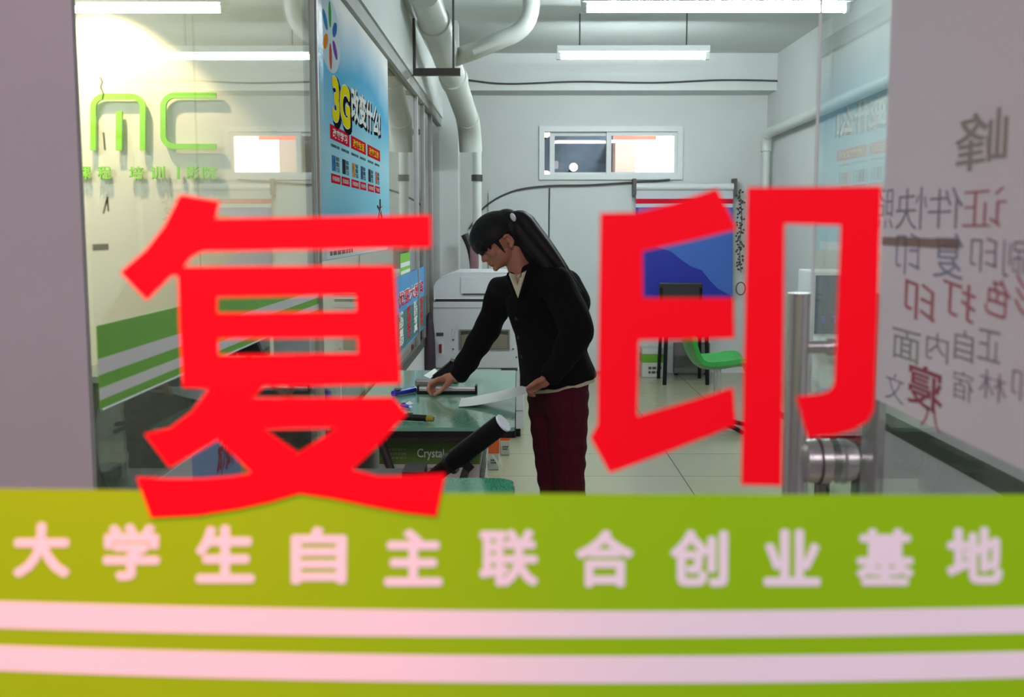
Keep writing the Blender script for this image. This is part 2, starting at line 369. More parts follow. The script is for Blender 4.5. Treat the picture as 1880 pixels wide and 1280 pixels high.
def flat_with_holes(bm, outer, holes, lift, th):
    vs = []; es = []
    for loop in [outer]+holes:
        v = [bm.verts.new(G(x, y, lift)) for x, y in loop]; vs += v
        es += [bm.edges.new((v[i], v[(i+1) % len(v)])) for i in range(len(v))]
    r = bmesh.ops.triangle_fill(bm, use_beauty=True, use_dissolve=False, edges=es, normal=(0, -1, 0))
    fs = [g for g in r['geom'] if isinstance(g, bmesh.types.BMFace)]
    # triangle_fill also fills holes when loops are islands: drop faces inside holes
    def inside(p, poly):
        c = False; j = len(poly)-1
        for i in range(len(poly)):
            (xi, yi), (xj, yj) = poly[i], poly[j]
            if (yi > p[1]) != (yj > p[1]) and p[0] < (xj-xi)*(p[1]-yi)/(yj-yi)+xi: c = not c
            j = i
        return c
    from_world = {v: q for v, q in zip(vs, [q for l in [outer]+holes for q in l])}
    for f in list(fs):
        q = [from_world[v] for v in f.verts]; c = (sum(a[0] for a in q)/len(q), sum(a[1] for a in q)/len(q))
        if any(inside(c, h) for h in holes) or not inside(c, outer): bmesh.ops.delete(bm, geom=[f], context='FACES_ONLY'); fs.remove(f)
    e = bmesh.ops.extrude_face_region(bm, geom=fs)
    bmesh.ops.translate(bm, vec=(0, -th, 0), verts=[g for g in e['geom'] if isinstance(g, bmesh.types.BMVert)])
    return bm
fu = obj('vinyl_character', flat_with_holes(bmesh.new(), FU, HOLES, 0.0018, 0.0006), M_RED)
tag(fu, 'large red vinyl character on the window reading copy, left one with a roof stroke', 'window lettering', 'large red characters on the window')
bm = bmesh.new()
for p in YIN: flat_with_holes(bm, p, [], 0.0018, 0.0006)
tag(obj('vinyl_character', bm, M_RED), 'large red vinyl character on the window in two halves, right of the woman', 'window lettering', 'large red characters on the window')
# green band with stripes and lettering
def quad3(y0, y1, y2):
    c = (y2 + y0 - 2*y1)/(2*940.0**2); b = (y1-y0)/940.0 - c*940.0
    return lambda x: y0 + b*x + c*x*x
E0 = quad3(897, 906, 908); E1 = quad3(1104, 1121.5, 1114); E2 = quad3(1153, 1170, 1162); E3 = quad3(1185, 1204, 1196); E4 = quad3(1231, 1254, 1244)
def strip(fa, fb, lift, th, xa=-320, xb=2200, n=60):
    bm = bmesh.new(); cl = lambda x: max(-60, min(1940, x)); xs = [xa+(xb-xa)*i/n for i in range(n+1)]
    A = [[bm.verts.new(G(x, f(cl(x)), lift)+Vector((0, -dy, 0))) for x in xs] for dy in (0, th) for f in (fa, fb)]
    for i in range(n):
        for a, b in ((0, 1), (1, 3), (3, 2), (2, 0)): bm.faces.new((A[a][i], A[a][i+1], A[b][i+1], A[b][i]))
    for i in (0, n): bm.faces.new((A[0][i], A[1][i], A[3][i], A[2][i]))
    return bm
band = obj('vinyl_band', strip(E0, lambda x: 1420, 0.0003, 0.0005), M_GREEN)
tag(band, 'green vinyl band across the bottom of the shop window with white stripes and lettering', 'window band')
obj('white_stripe', strip(E1, E2, 0.0009, 0.0003), M_WVINYL, band); obj('white_stripe', strip(E3, E4, 0.0009, 0.0003), M_WVINYL, band)
CH = [('大',25,128,960,1060),('学',190,293,962,1065),('生',360,467,965,1070),('自',535,636,968,1072),('主',706,812,972,1076),('联',880,988,972,1077),('合',1057,1163,973,1078),('创',1230,1336,973,1077),('业',1402,1506,972,1076),('基',1572,1677,971,1075),('地',1738,1840,968,1072)]
for ch, x0, x1, y0, y1 in CH:
    o = G(x0, y1, 0.0009); u = G(x1, y1, 0.0009)-o; v = G(x0, y0, 0.0009)-o; v.y = 0
    bm = bmesh.new(); un = u.normalized(); vn = v.normalized()
    for k in range(8):
        e = 0.0012; a = 2*math.pi*k/8; sh = un*e*math.cos(a)+vn*e*math.sin(a)
        text(bm, ch, o+sh+(un+vn)*e, u, v, u.length-2*e, v.length-2*e, (0, -0.0004-0.00001*k, 0))
    obj('character', bm, M_WVINYL, band)

# ================================================================== GLASS DOOR (open, at right)
XD = 0.392
yd1 = WX(1503, 200, XD).y
door = struct('door_1', B((XD, 0.72, 0.02), (XD+0.008, yd1, 2.25)), G_DOOR, 'open frameless glass door on the right')
yh = WX(1531, 637, XD).y
for s in (-1, 1):
    xb = XD-0.045 if s < 0 else XD+0.053
    bm = T([(xb, yh, 0.55), (xb, yh, W(1462, 538, yh).z)], 0.0138, 24)
    hd = struct('door_handle', bm, M_STEEL, parent=door, smooth=True)
    for zz in (W(1500, 637, yh).z, 0.72):
        xa = XD-0.0005 if s < 0 else XD+0.0085
        bm = T([(xb, yh, zz), (xa, yh, zz)], 0.008, 16); tube(bm, [(xa-s*-0.008*1, yh, zz), (xa, yh, zz)] if s < 0 else [(xa+0.008, yh, zz), (xa, yh, zz)], 0.011, 16)
        struct('standoff', bm, M_STEEL, parent=hd, smooth=True)
zl = W(1505, 848, yh).z
lk = bmesh.new(); yl = yh+0.004
tube(lk, [(XD-0.034, yl, zl), (XD-0.031, yl, zl), (XD-0.012, yl, zl), (XD-0.0005, yl, zl)], [0.022, 0.027, 0.028, 0.028], 28)
tube(lk, [(XD+0.0085, yl, zl), (XD+0.02, yl, zl), (XD+0.032, yl, zl)], [0.028, 0.028, 0.022], 28)
lock = struct('door_lock', lk, M_STEEL, parent=door, smooth=True)
struct('lock_ring', T([(XD-0.016, yl, zl), (XD-0.013, yl, zl)], 0.0295, 28), M_DGREY, parent=lock)
struct('edge_strip', B((XD-0.0018, yd1, 0.02), (XD+0.0012, yd1+0.006, 2.25)), mat('edge_seal', (214, 226, 222), 0.3, noise=0.02), parent=door)
# paper on the door and handwriting seen from behind
XPp = XD-0.0012
def D(px, py): return WX(px, py, XPp)
ya = D(1617, 500).y; zb = D(1760, 806).z
sheet = obj('paper_sheet', B((XPp, 0.74, zb), (XPp+0.0006, ya, 1.86)), sheer('tracing_paper', (246, 240, 244), 0.66))
tag(sheet, 'translucent paper sheet with handwriting taped on the open glass door', 'paper sheet')
def hand(body, x0, x1, y0, y1, m, bold=-0.010, tilt=0.0):
    xm = (x0+x1)/2; a = WX(x1, (y0+y1)/2, XPp); b = WX(x0, (y0+y1)/2, XPp)
    top = WX(xm, y0, XPp).z; bot = WX(xm, y1, XPp).z
    o = Vector((XPp-0.0001, a.y, bot))
    obj('handwriting', TXT(body, o, (0, 1, tilt), (0, 0, 1), b.y-a.y, top-bot, (-0.0002, 0, 0), bold=bold), m, sheet)
hb = mat('ink_grey', (128, 126, 140), 0.7, noise=0.1); hr = mat('ink_red', (170, 100, 112), 0.7, noise=0.1); hu = mat('ink_blue', (128, 130, 156), 0.7, noise=0.1)
hg = mat('ink_green', (140, 142, 136), 0.7, noise=0.1); hd_ = mat('ink_purple', (126, 108, 126), 0.7, noise=0.1); hn = mat('ink_brown', (146, 136, 130), 0.7, noise=0.1); hR = mat('ink_crimson', (146, 56, 74), 0.7, noise=0.1)
hand('证', 1768, 1848, 345, 417, hr); hand('件', 1704, 1768, 345, 420, hb); hand('快', 1645, 1702, 345, 422, hb); hand('照', 1604, 1641, 348, 420, hb)
hand('复', 1714, 1770, 428, 512, hu, -0.003); hand('印', 1645, 1690, 428, 505, hu); hand('印', 1782, 1832, 436, 500, hd_); hand('刷', 1842, 1890, 440, 510, hd_)
hand('彩', 1862, 1915, 518, 590, hr, 0.006, 0.1); hand('色', 1808, 1856, 516, 588, hr, 0.004, 0.1); hand('打', 1730, 1792, 524, 592, hr, 0.006, 0.1); hand('印', 1660, 1718, 526, 598, hr, 0.006, 0.1)
hand('正', 1795, 1838, 606, 664, hg, 0); hand('自', 1752, 1788, 607, 664, hg, 0); hand('内', 1700, 1742, 612, 664, hg, 0); hand('面', 1638, 1690, 606, 664, hg, 0)
hand('印', 1858, 1900, 680, 738, hd_); hand('林', 1798, 1848, 682, 736, hd_); hand('宿', 1750, 1788, 682, 736, hd_); hand('文', 1626, 1660, 686, 738, hb); hand('寝', 1666, 1732, 672, 752, hR, 0.012); hand('八', 1690, 1728, 748, 790, hr, 0.006)
hand('峰', 1754, 1850, 204, 312, hn, 0.006)
t0_, t1_ = D(1620, 446), D(1762, 446)
obj('tape_strip', B((XPp-0.0004, t1_.y, D(1690, 454).z), (XPp-0.0002, t0_.y, D(1690, 437).z)), sheer('brown_tape', (160, 128, 108), 0.45), sheet)

# ================================================================== THE ROOM ON THE LEFT
# green sign on the cream wall
YSg = 6.555
sg = thing('wall_sign', 'green raised letters m and c with a line of small characters on the cream wall', 'sign', (W(280, 230, YSg).x, 6.58, W(280, 330, YSg).z))
def Q(px, py): return W(px, py, YSg)
def ribbon(pts, wd, m, name, parent):
    """thick flat stroke through pixel points on the sign"""
    bm = bmesh.new(); P = [Vector(p) for p in pts]; L = []; R = []
    for i, p in enumerate(P):
        t = (P[min(i+1, len(P)-1)]-P[max(i-1, 0)]).normalized(); n = Vector((-t.y, t.x))
        L.append(p+n*wd/2); R.append(p-n*wd/2)
    A = [[bm.verts.new(Q(q.x, q.y)+Vector((0, dy, 0))) for q in side] for dy in (0, 0.022) for side in (L, R)]; k = len(P)
    for i in range(k-1):
        for a, b in ((0, 1), (1, 3), (3, 2), (2, 0)): bm.faces.new((A[a][i], A[a][i+1], A[b][i+1], A[b][i]))
    for i in (0, k-1): bm.faces.new((A[0][i], A[1][i], A[3][i], A[2][i]))
    return obj(name, bm, m, parent)
def rc(cx, cy, r, a0, a1, n=6): return [(cx+r*math.cos(math.radians(a0+(a1-a0)*i/n)), cy+r*math.sin(math.radians(a0+(a1-a0)*i/n))) for i in range(n+1)]
ribbon([(170.5, 276)]+rc(190.5, 197, 20, 180, 270)+rc(241.5, 197, 20, 270, 360)+[(261.5, 276)], 10, M_LIME, 'letter', sg)
ribbon([(218, 204), (218, 276)], 11, M_LIME, 'letter_bar', sg)
ribbon([(396, 175)]+rc(320, 196, 21, 270, 180)+rc(320, 248, 21, 180, 90)+[(396, 269)], 10, M_LIME, 'letter', sg)
for ch, x0, x1 in (('课', 140, 166), ('程', 178, 202), ('培', 236, 262), ('训', 275, 301), ('|', 324, 328), ('影', 341, 365), ('院', 370, 397)):
    o = Q(x0, 329); u = Q(x1, 329)-o; v = Q(x0, 305)-o; v.y = 0; o = o+Vector((0, 0.022, 0))
    obj('character', TXT(ch, o, u, v, u.length, v.length, (0, -0.016, 0), bold=0.012), M_LIME, sg)
# pen marks on the partition glass
XM = XP+0.0006
def pm(pts):
    return T([WX(x, y, XM) for x, y in pts], 0.0012, 6)
MPD = mat('pen_dark', (84, 66, 48), 0.7, noise=0.1)
for pts, lab in (([(184, 142), (188, 150), (185, 160), (190, 172), (188, 182)], 'wavy dark pen stroke on the left glass just above the green m'), ([(190, 243), (193, 276)], 'straight dark pen stroke on the left glass inside the green m'),
                 ([(190, 392), (197, 362), (199, 388)], 'dark pen stroke shaped like an arrow on the left glass below the small green characters')):
    tag(obj('pen_mark', tube(bmesh.new(), [WX(x, y, XM+0.0014) for x, y in pts], 0.0012, 6), MPD), lab, 'pen mark', 'pen marks on the left glass')
tag(obj('tape_piece', B((XM, WX(170, 455, XM).y, WX(185, 460, XM).z), (XM+0.0005, WX(199, 455, XM).y, WX(185, 448, XM).z)), sheer('tape', (150, 146, 130), 0.6)), 'small grey strip of tape on the left glass next to the pillar', 'tape')
# striped film on the partition
zs = [WX(179, 598, XP).z, WX(183, 662, XP).z, WX(184, 688, XP).z, WX(185, 712, XP).z, WX(185, 734, XP).z, WX(185, 752, XP).z]
zs[1] = WX(181, 659, XP).z
def film(y0, y1, label, gloss=True):
    f = obj('striped_film', B((XP+0.0006, y0, zs[5]), (XP+0.0012, y1, zs[0])), M_STRIPE)
    tag(f, label, 'window film', 'striped films on the left partition')
    for i in (1, 3):
        obj('white_stripe', B((XP+0.0013, y0, zs[i+1]), (XP+0.0017, y1, zs[i])), M_STRIPEW, f)
    obj('bottom_edge', T([(XP+0.003, y0, zs[5]), (XP+0.003, y1, zs[5])], 0.0022, 8), M_ALU, f)
film(1.51, joints[2]-0.02, 'long green and white striped film on the left glass partition')
film(WX(735, 480, XP).y, WX(752, 480, XP).y, 'short piece of green striped film beside the far blue poster')
# ---- furniture behind the partition
def office_chair(cx, cy, label):
    t = thing('office_chair', label, 'chair', (cx, cy, 0))
    m = mat('chair_fabric', (92, 98, 86), 0.85, noise=0.15, scale=25)
    bm = bmesh.new(); n = 20; pts = []
    for i in range(n):
        a = 2*math.pi*i/n; pts.append((cx+0.17*math.copysign(abs(math.cos(a))**0.8, math.cos(a)), cy, 0.66+0.24*math.copysign(abs(math.sin(a))**0.8, math.sin(a))))
    prism(bm, pts, (0, 0.06, 0)); obj('backrest', bm, m, t, bevel=0.015)
    obj('seat', B((cx-0.2, cy-0.42, 0.40), (cx+0.2, cy+0.0, 0.47)), m, t, bevel=0.02)
    obj('back_support', T(arc((cx, cy+0.075, 0.6), (cx, cy+0.12, 0.38), (cx, cy-0.1, 0.385)), 0.014), M_BLACK, t)
    obj('gas_post', T([(cx, cy-0.2, 0.08), (cx, cy-0.2, 0.40)], 0.025), M_BLACK, t)
    for k in range(5):
        a = 2*math.pi*k/5; e = Vector((cx+0.24*math.cos(a), cy-0.2+0.24*math.sin(a), 0.05))
        lg = obj('base_arm', T([(cx, cy-0.2, 0.09), e+Vector((0, 0, 0.01))], 0.014), M_BLACK, t)
        obj('caster', sphere(bmesh.new(), e+Vector((0, 0, -0.02)), 0.03, 10, 8), M_BLACK, lg)
office_chair(W(262, 780, 3.7).x, 3.7, 'dark rounded office chair behind the left glass next to the pillar')
dx0, dx1 = -2.6, -0.75
dk = thing('desk', 'dark fronted computer desk in the room behind the left glass', 'desk', (-1.6, 4.9, 0))
obj('desk_top', B((-2.0, 4.6, 0.72), (dx1, 5.25, 0.75)), mat('desk_wood', (150, 146, 132), 0.5, noise=0.06), dk, bevel=0.004)
obj('front_panel', B((-1.97, 4.64, 0.1), (dx1-0.03, 4.66, 0.718)), mat('desk_panel', (74, 74, 66), 0.6, noise=0.08), dk)
for x in (-1.99, dx1-0.028): obj('side_panel', B((x, 4.67, 0), (x+0.025, 5.22, 0.718)), MATS['desk_panel'], dk)
for px, py, lab in ((455, 640, 'dark monitor on the desk behind the left glass, nearer the stripes'), (545, 640, 'dark monitor on the desk behind the left glass, nearer the brown post')):
    c_ = W(px, py, 4.95); t = thing('monitor', lab, 'monitor', (c_.x, 4.95, 0.75))
    obj('screen', B((c_.x-0.105, 4.93, 0.80), (c_.x+0.105, 4.955, 0.98)), M_BLACK, t, bevel=0.006)
    obj('stand', T([(c_.x, 4.965, 0.76), (c_.x, 4.965, 0.9)], 0.013), M_DGREY, t)
    obj('foot', B((c_.x-0.08, 4.9, 0.7505), (c_.x+0.08, 5.03, 0.762)), M_DGREY, t, bevel=0.003)
c_ = W(350, 735, 4.7)
bm = T(spline([(c_.x-0.1, 4.7, 0.756), (c_.x-0.05, 4.72, 0.79), (c_.x, 4.68, 0.758), (c_.x+0.06, 4.7, 0.80), (c_.x+0.12, 4.75, 0.757)]), 0.005, 8)
tag(obj('desk_cable', bm, M_BLACK), 'tangled dark cable on the near edge of the desk behind the left glass', 'cable')
t = thing('keyboard', 'dark keyboard on the desk behind the left glass', 'keyboard', (W(530, 715, 4.7).x, 4.72, 0.75))
kx = W(530, 715, 4.72).x
obj('body', B((kx-0.2, 4.63, 0.7505), (kx+0.12, 4.78, 0.77)), M_DGREY, t, bevel=0.004)
bm = bmesh.new()
for i in range(14):
    for j in range(4): box(bm, (kx-0.19+i*0.0215, 4.64+j*0.033, 0.7701), (kx-0.172+i*0.0215, 4.668+j*0.033, 0.776))
obj('keys', bm, M_BLACK, t)

# ================================================================== POSTERS ON THE PARTITION
def pg(px, py, X): 
    p = WX(px, py, X); return p.y, p.z
XO = XP+0.004
y0, zb0 = pg(585, 481, XO); y1, _ = pg(711, 108, XO); _, zt0 = pg(709, 108, XO)
mpst = bpy.data.materials.new('blue_poster_print'); mpst.use_nodes = True; nt = mpst.node_tree; b_ = nt.nodes['Principled BSDF']
tc = nt.nodes.new('ShaderNodeTexCoord'); sx = nt.nodes.new('ShaderNodeSeparateXYZ'); rp = nt.nodes.new('ShaderNodeValToRGB'); nz = nt.nodes.new('ShaderNodeTexNoise'); nz.inputs['Scale'].default_value = 2.2
mm = nt.nodes.new('ShaderNodeMath'); mm.operation = 'MULTIPLY_ADD'; mm.inputs[1].default_value = 0.35; 
for e, (p, c) in zip([rp.color_ramp.elements[0], rp.color_ramp.elements[1], rp.color_ramp.elements.new(0.45), rp.color_ramp.elements.new(0.7)], [(0.0, (112, 200, 236)), (1.0, (50, 132, 196)), (0.45, (176, 226, 242)), (0.7, (104, 186, 228))]):
    e.position = p; e.color = (*lin(c), 1)
nt.links.new(tc.outputs['Generated'], sx.inputs[0]); nt.links.new(tc.outputs['Generated'], nz.inputs[0]); nt.links.new(nz.outputs['Fac'], mm.inputs[0]); 
m2 = nt.nodes.new('ShaderNodeMath'); m2.operation = 'SUBTRACT'; m2.inputs[1].default_value = 0.17
nt.links.new(sx.outputs['Z'], m2.inputs[0]); nt.links.new(m2.outputs[0], mm.inputs[2]); nt.links.new(mm.outputs[0], rp.inputs[0]); nt.links.new(rp.outputs[0], b_.inputs['Base Color'])
b_.inputs['Roughness'].default_value = 0.6; b_.inputs['Specular IOR Level'].default_value = 0.0
po = obj('poster', B((XO, y0, zb0), (XO+0.001, y1, zt0)), mpst)
tag(po, 'large blue poster with yellow 3G lettering on the left glass partition', 'poster')
XT = XO+0.0012
def prect(name, px0, px1, pya, pyb, m, lift=0.0):
    a, za = pg(px0, pya, XT); _, zb = pg(px0, pyb, XT); b, _ = pg(px1, pya, XT)
    return obj(name, B((XT+lift, a, zb), (XT+lift+0.0004, b, za)), m, po)
def ptext(body, px0, px1, pya, pyb, m, lift, bold=0.0, name='lettering', shear=0.0, dy=0.0, dz=0.0):
    a, za = pg(px0, pya, XT); _, zb = pg(px0, pyb, XT); b, _ = pg(px1, pya, XT)
    return obj(name, TXT(body, (XT+lift, a+dy, zb+dz), (0, 1, 0), (0, 0, 1), b-a, za-zb, (0.0004, 0, 0), bold=bold, shear=shear), m, po)
M_YEL = mat('yellow_print', (240, 222, 30), 0.6, spec=0.0, noise=0.02); M_PRED = mat('poster_red', (205, 34, 56), 0.6, spec=0.0, noise=0.05)
def outlined(body, px0, px1, pya, pyb, face, ring, fat):
    for lv_, rad, m_, nm in ((0.0, ring, M_TEXTD, 'letter_outline'), (0.0006, ring*0.55, M_TEXTW, 'letter_rim'), (0.0012, fat, face, 'lettering')):
        a, za = pg(px0, pya, XT); _, zb = pg(px0, pyb, XT); b, _ = pg(px1, pya, XT); bm = bmesh.new()
        for k in range(10):
            t = 2*math.pi*k/10; text(bm, body, (XT+lv_+0.00002*k, a+rad*1.6*math.cos(t)+(0.03 if lv_ == 0 else 0), zb+rad*math.sin(t)-(0.008 if lv_ == 0 else 0)), (0, 1, 0), (0, 0, 1), b-a, za-zb, (0.0003, 0, 0))
        obj(nm, bm, m_, po)
outlined('3G', 610, 640, 142, 216, M_YEL, 0.021, 0.008)
outlined('改变什么!', 644, 696, 158, 216, M_TEXTW, 0.008, 0.0045)
for (a, b, s) in ((606, 641, '改变学习'), (644, 671, '改变生活'), (674, 697, '改变工作')):
    z_ = pg(606, 227, XT)[1]; z2 = pg(606, 254, XT)[1]
    ya_, yb_ = pg(a, 240, XT)[0], pg(b, 240, XT)[0]
    bx = obj('red_label', B((XT, ya_, z2), (XT+0.0004, yb_, z_)), M_PRED, po)
    obj('lettering', TXT(s, (XT+0.0005, ya_+0.05, z2+0.008), (0, 1, 0), (0, 0, 1), yb_-ya_-0.1, z_-z2-0.016, (0.0003, 0, 0), bold=0.02), M_TEXTW if a < 640 else M_YEL, bx)
z_ = pg(608, 318, XT)[1]; z2 = pg(608, 335, XT)[1]; zi, zi2 = pg(606, 283, XT)[1], pg(606, 312, XT)[1]; zc, zc2 = pg(606, 262, XT)[1], pg(606, 268, XT)[1]
icol = [(70, 120, 170), (50, 60, 70), (190, 140, 90), (70, 90, 130), (60, 70, 80), (200, 110, 90)]
for i, (a, b) in enumerate(((608, 625), (627, 642), (645, 659), (661, 672), (675, 686), (688, 697))):
    ya_, yb_ = pg(a, 325, XT)[0], pg(b, 325, XT)[0]
    bx = obj('red_caption', B((XT, ya_, z2), (XT+0.0004, yb_, z_)), M_PRED, po)
    obj('lettering', TXT(['手机阅读', '无线音乐', '手机游戏', '手机视频', '手机电视', '飞信'][i], (XT+0.0005, ya_+0.02, z2+0.007), (0, 1, 0), (0, 0, 1), yb_-ya_-0.04, z_-z2-0.014, (0.0003, 0, 0)), M_TEXTW, bx)
    d = yb_-ya_
    obj('picture', B((XT, ya_+0.02, zi2), (XT+0.0004, ya_+d*0.5, zi)), mat('icon%d' % i, icol[i], 0.6, spec=0.0, noise=0.5, scale=40), po)
    obj('small_text', TXT('畅享\n精彩\n生活', (XT, ya_+d*0.56, zi2), (0, 1, 0), (0, 0, 1), d*0.36, zi-zi2, (0.0003, 0, 0), bold=0.01), M_TEXTD, po)
    obj('small_text', TXT('全新体验尽在掌握', (XT, ya_, zc2), (0, 1, 0), (0, 0, 1), d*0.95, zc-zc2, (0.0003, 0, 0)), M_TEXTD, po)
# emblem of coloured petals
ce = WX(606, 65, XT)
pet = [(70, 160, 90), (60, 110, 180), (120, 80, 160), (200, 90, 60), (225, 140, 60), (70, 140, 190)]
bm = bmesh.new(); n = 24; prism(bm, [(XT, ce.y+0.2*math.cos(2*math.pi*i/n), ce.z+0.115*math.sin(2*math.pi*i/n)) for i in range(n)], (0.0003, 0, 0)); obj('emblem_disc', bm, mat('emblem_white', (206, 222, 232), 0.6, spec=0.0, noise=0.02), po)
for k, c in enumerate(pet):
    a = math.radians(90-60*k); bm = bmesh.new(); cy, cz = ce.y+0.1*math.cos(a), ce.z+0.065*math.sin(a)
    prism(bm, [(XT+0.0004, cy+0.05*math.cos(t)*math.cos(a)-0.025*math.sin(t)*math.sin(a), cz+0.042*math.cos(t)*math.sin(a)+0.02*math.sin(t)*math.cos(a)) for t in [2*math.pi*i/12 for i in range(12)]], (0.0003, 0, 0))
    obj('emblem_petal', bm, mat('petal%d' % k, c, 0.6, spec=0.0, noise=0.1), po)
prect('white_footer', 585, 711, 457, 480, M_TEXTW)
f_ = pg(606, 472, XT); obj('small_text', print_lines((XT+0.0006, f_[0], f_[1]), (0, 1, 0), (0, 0, 1), 0.5, 0.025, (0.0003, 0, 0), 1, 6), M_DGREY, po)
bm = bmesh.new(); sp = WX(697, 385, XT)
for k in range(5):
    a = math.radians(90+72*k); tube(bm, [(XT+0.002, sp.y, sp.z), (XT+0.002, sp.y+0.09*math.cos(a), sp.z+0.045*math.sin(a))], 0.004, 6)
obj('star_mark', bm, M_DGREY, po)
# crinkled clear wrap along the poster edge
mw = glass('clear_wrap', (0.98, 0.985, 0.985), 0.02, 0.16, 0.03)
nt = mw.node_tree; nzz = nt.nodes.new('ShaderNodeTexNoise'); nzz.inputs['Scale'].default_value = 60; bpn = nt.nodes.new('ShaderNodeBump'); bpn.inputs['Strength'].default_value = 0.5; bpn.inputs['Distance'].default_value = 0.004
nt.links.new(nzz.outputs['Fac'], bpn.inputs['Height'])
for n_ in nt.nodes:
    if n_.type == 'BSDF_GLOSSY': nt.links.new(bpn.outputs[0], n_.inputs['Normal'])
obj('clear_wrap', B((XT+0.004, y0+0.01, zb0), (XT+0.005, y0+0.11, zt0)), mw, po)
# far blue poster
yA, _ = pg(727, 600, XO); yB_, _ = pg(781, 600, XO); _, zT = pg(740, 505, XO); zBt = 0.76
p2 = obj('poster', B((XO, yA, zBt), (XO+0.001, yB_, zT)), mat('poster_blue', (66, 150, 214), 0.45, noise=0.12, scale=4))
tag(p2, 'smaller blue poster with rows of red and white writing, beside the copier', 'poster')
H_ = zT-zBt; L_ = yB_-yA
for k, (f, s, c, bld) in enumerate(((0.60, '优惠大酬宾', M_TEXTW, 0.06), (0.60, '优惠大酬宾', M_PRED, 0.01))):
    obj('lettering', TXT(s, (XT+k*0.0005, yA+0.1, zBt+H_*f-k*0.004), (0, 1, 0), (0, 0, 1), L_*0.85, H_*0.2, (0.0004, 0, 0), bold=bld), c, p2)
obj('teal_panel', B((XT, yA+0.02, zBt+0.01), (XT+0.0004, yB_-0.02, zBt+H_*0.52)), mat('teal_print', (60, 110, 112), 0.5, noise=0.3, scale=12), p2)
for k, s in enumerate(('快印复印', '打印装订', '照相写真', '名片设计')):
    obj('lettering', TXT('\n'.join(s), (XT+0.0006, yA+0.12+k*L_*0.23, zBt+0.03), (0, 1, 0), (0, 0, 1), L_*0.13, H_*0.46, (0.0004, 0, 0), bold=0.03), M_PRED if k % 2 else M_TEXTW, p2)
# low poster near the stripes
XO3 = XP+0.003
yA3 = WX(285, 884, XO3).y; zT3 = WX(285, 884, XO3).z; yB3 = WX(476, 800, XO3).y
p3 = obj('poster', B((XO3, yA3, zlo+0.005), (XO3+0.001, yB3, zT3)), mat('poster_grey', (196, 200, 202), 0.45, noise=0.03))
tag(p3, 'low white and blue poster with red letters on the left glass', 'poster')
ym = WX(352, 860, XO3).y; yn = WX(440, 840, XO3).y
obj('blue_panel', B((XO3+0.0012, ym, zlo+0.006), (XO3+0.0016, yn, zT3)), mat('poster3_blue', (128, 150, 196), 0.5, noise=0.06), p3)
obj('yellow_panel', B((XO3+0.0012, yn+0.001, zlo+0.006), (XO3+0.0016, yB3, zT3)), mat('poster3_yellow', (190, 180, 120), 0.5, noise=0.06), p3)
a3 = WX(396, 882, XO3); b3 = WX(470, 860, XO3); m3 = WX(428, 860, XO3)
obj('lettering', TXT('动感', (XO3+0.002, a3.y, a3.z), (0, 1, 0.0), (0, 0, 1), m3.y-a3.y, 0.09, (0.0004, 0, 0), bold=0.03, shear=0.3), mat('crimson_print', (150, 20, 50), 0.5, noise=0.05), p3)
obj('lettering', TXT('地带', (XO3+0.002, m3.y+0.02, a3.z+0.01), (0, 1, 0), (0, 0, 1), b3.y-m3.y, 0.08, (0.0004, 0, 0), bold=0.03), mat('purple_print', (84, 70, 170), 0.5, noise=0.05), p3)

# ================================================================== PIPES, BRACKETS, CABLES, TUBES
pA = W(783, 0, 5.5); pB = W(861, 226, 7.9); dv = (pB-pA)
mainp = thing('drain_pipe', 'thick white drain pipe sloping back under the ceiling at left', 'pipe', (pB.x, 6.5, pB.z))
obj('main_run', T([pA-dv*0.04, pA+dv*0.98], 0.078, 24), M_PVC, mainp, smooth=True)
obj('elbow', T(arc(pA+dv*0.93, pB+dv*0.02, pB+Vector((0.01, 0.06, -0.2))), 0.084, 20), M_PVC, mainp, smooth=True)
for f in (0.12, 0.52): obj('coupling', T([pA+dv*f, pA+dv*(f+0.05)], 0.088, 24), M_PVC, mainp, smooth=True)
q0 = pA+dv*0.40
br_ = [q0, W(875, 92, 6.25), W(932, 68, 6.25)] + arc(W(940, 65, 6.25), W(972, 50, 6.25), W(975, 10, 6.25), 6) + [Vector((W(975, 0, 6.25).x, 6.25, ZC-0.004))]
obj('branch_pipe', T(br_, 0.05, 20), M_PVC, mainp, smooth=True)
vp = thing('riser_pipe', 'thin white vertical pipe against the back wall behind the copier', 'pipe', (W(876, 400, 8.4).x, 8.4, 0))
xr = W(876, 400, 8.4).x
obj('pipe', T([(xr, 8.4, 0.0), (xr, 8.4, W(876, 262, 8.4).z)], 0.036, 18), M_PVC, vp, smooth=True)
for z in (1.3, 1.75): obj('clamp', T([(xr, 8.4, z), (xr, 8.4, z+0.05)], 0.044, 18), M_DGREY, vp)
bk = thing('pipe_bracket', 'grey L-shaped steel bracket holding the drain pipe, near one', 'bracket', (W(756, 130, 5.95).x, 5.95, ZC), 'pipe brackets')
yk = 5.95; x_ = W(750, 130, yk).x; xx = W(845, 130, yk).x; z_ = W(800, 138, yk).z; zz = W(800, 125, yk).z
obj('upright', B((x_, yk, z_), (W(762, 60, yk).x, yk+0.04, ZC)), M_DKSTEEL, bk); obj('cross_bar', B((W(762, 60, yk).x, yk, z_), (xx, yk+0.04, zz)), M_DKSTEEL, bk)
obj('hanger_rod', T([(W(832, 70, yk).x, yk+0.02, zz), (W(832, 70, yk).x, yk+0.02, ZC)], 0.006, 8), M_DKSTEEL, bk)
bk2 = thing('pipe_bracket', 'small dark bracket at the far elbow of the drain pipe', 'bracket', (W(860, 242, 8.28).x, 8.28, W(860, 242, 8.28).z), 'pipe brackets')
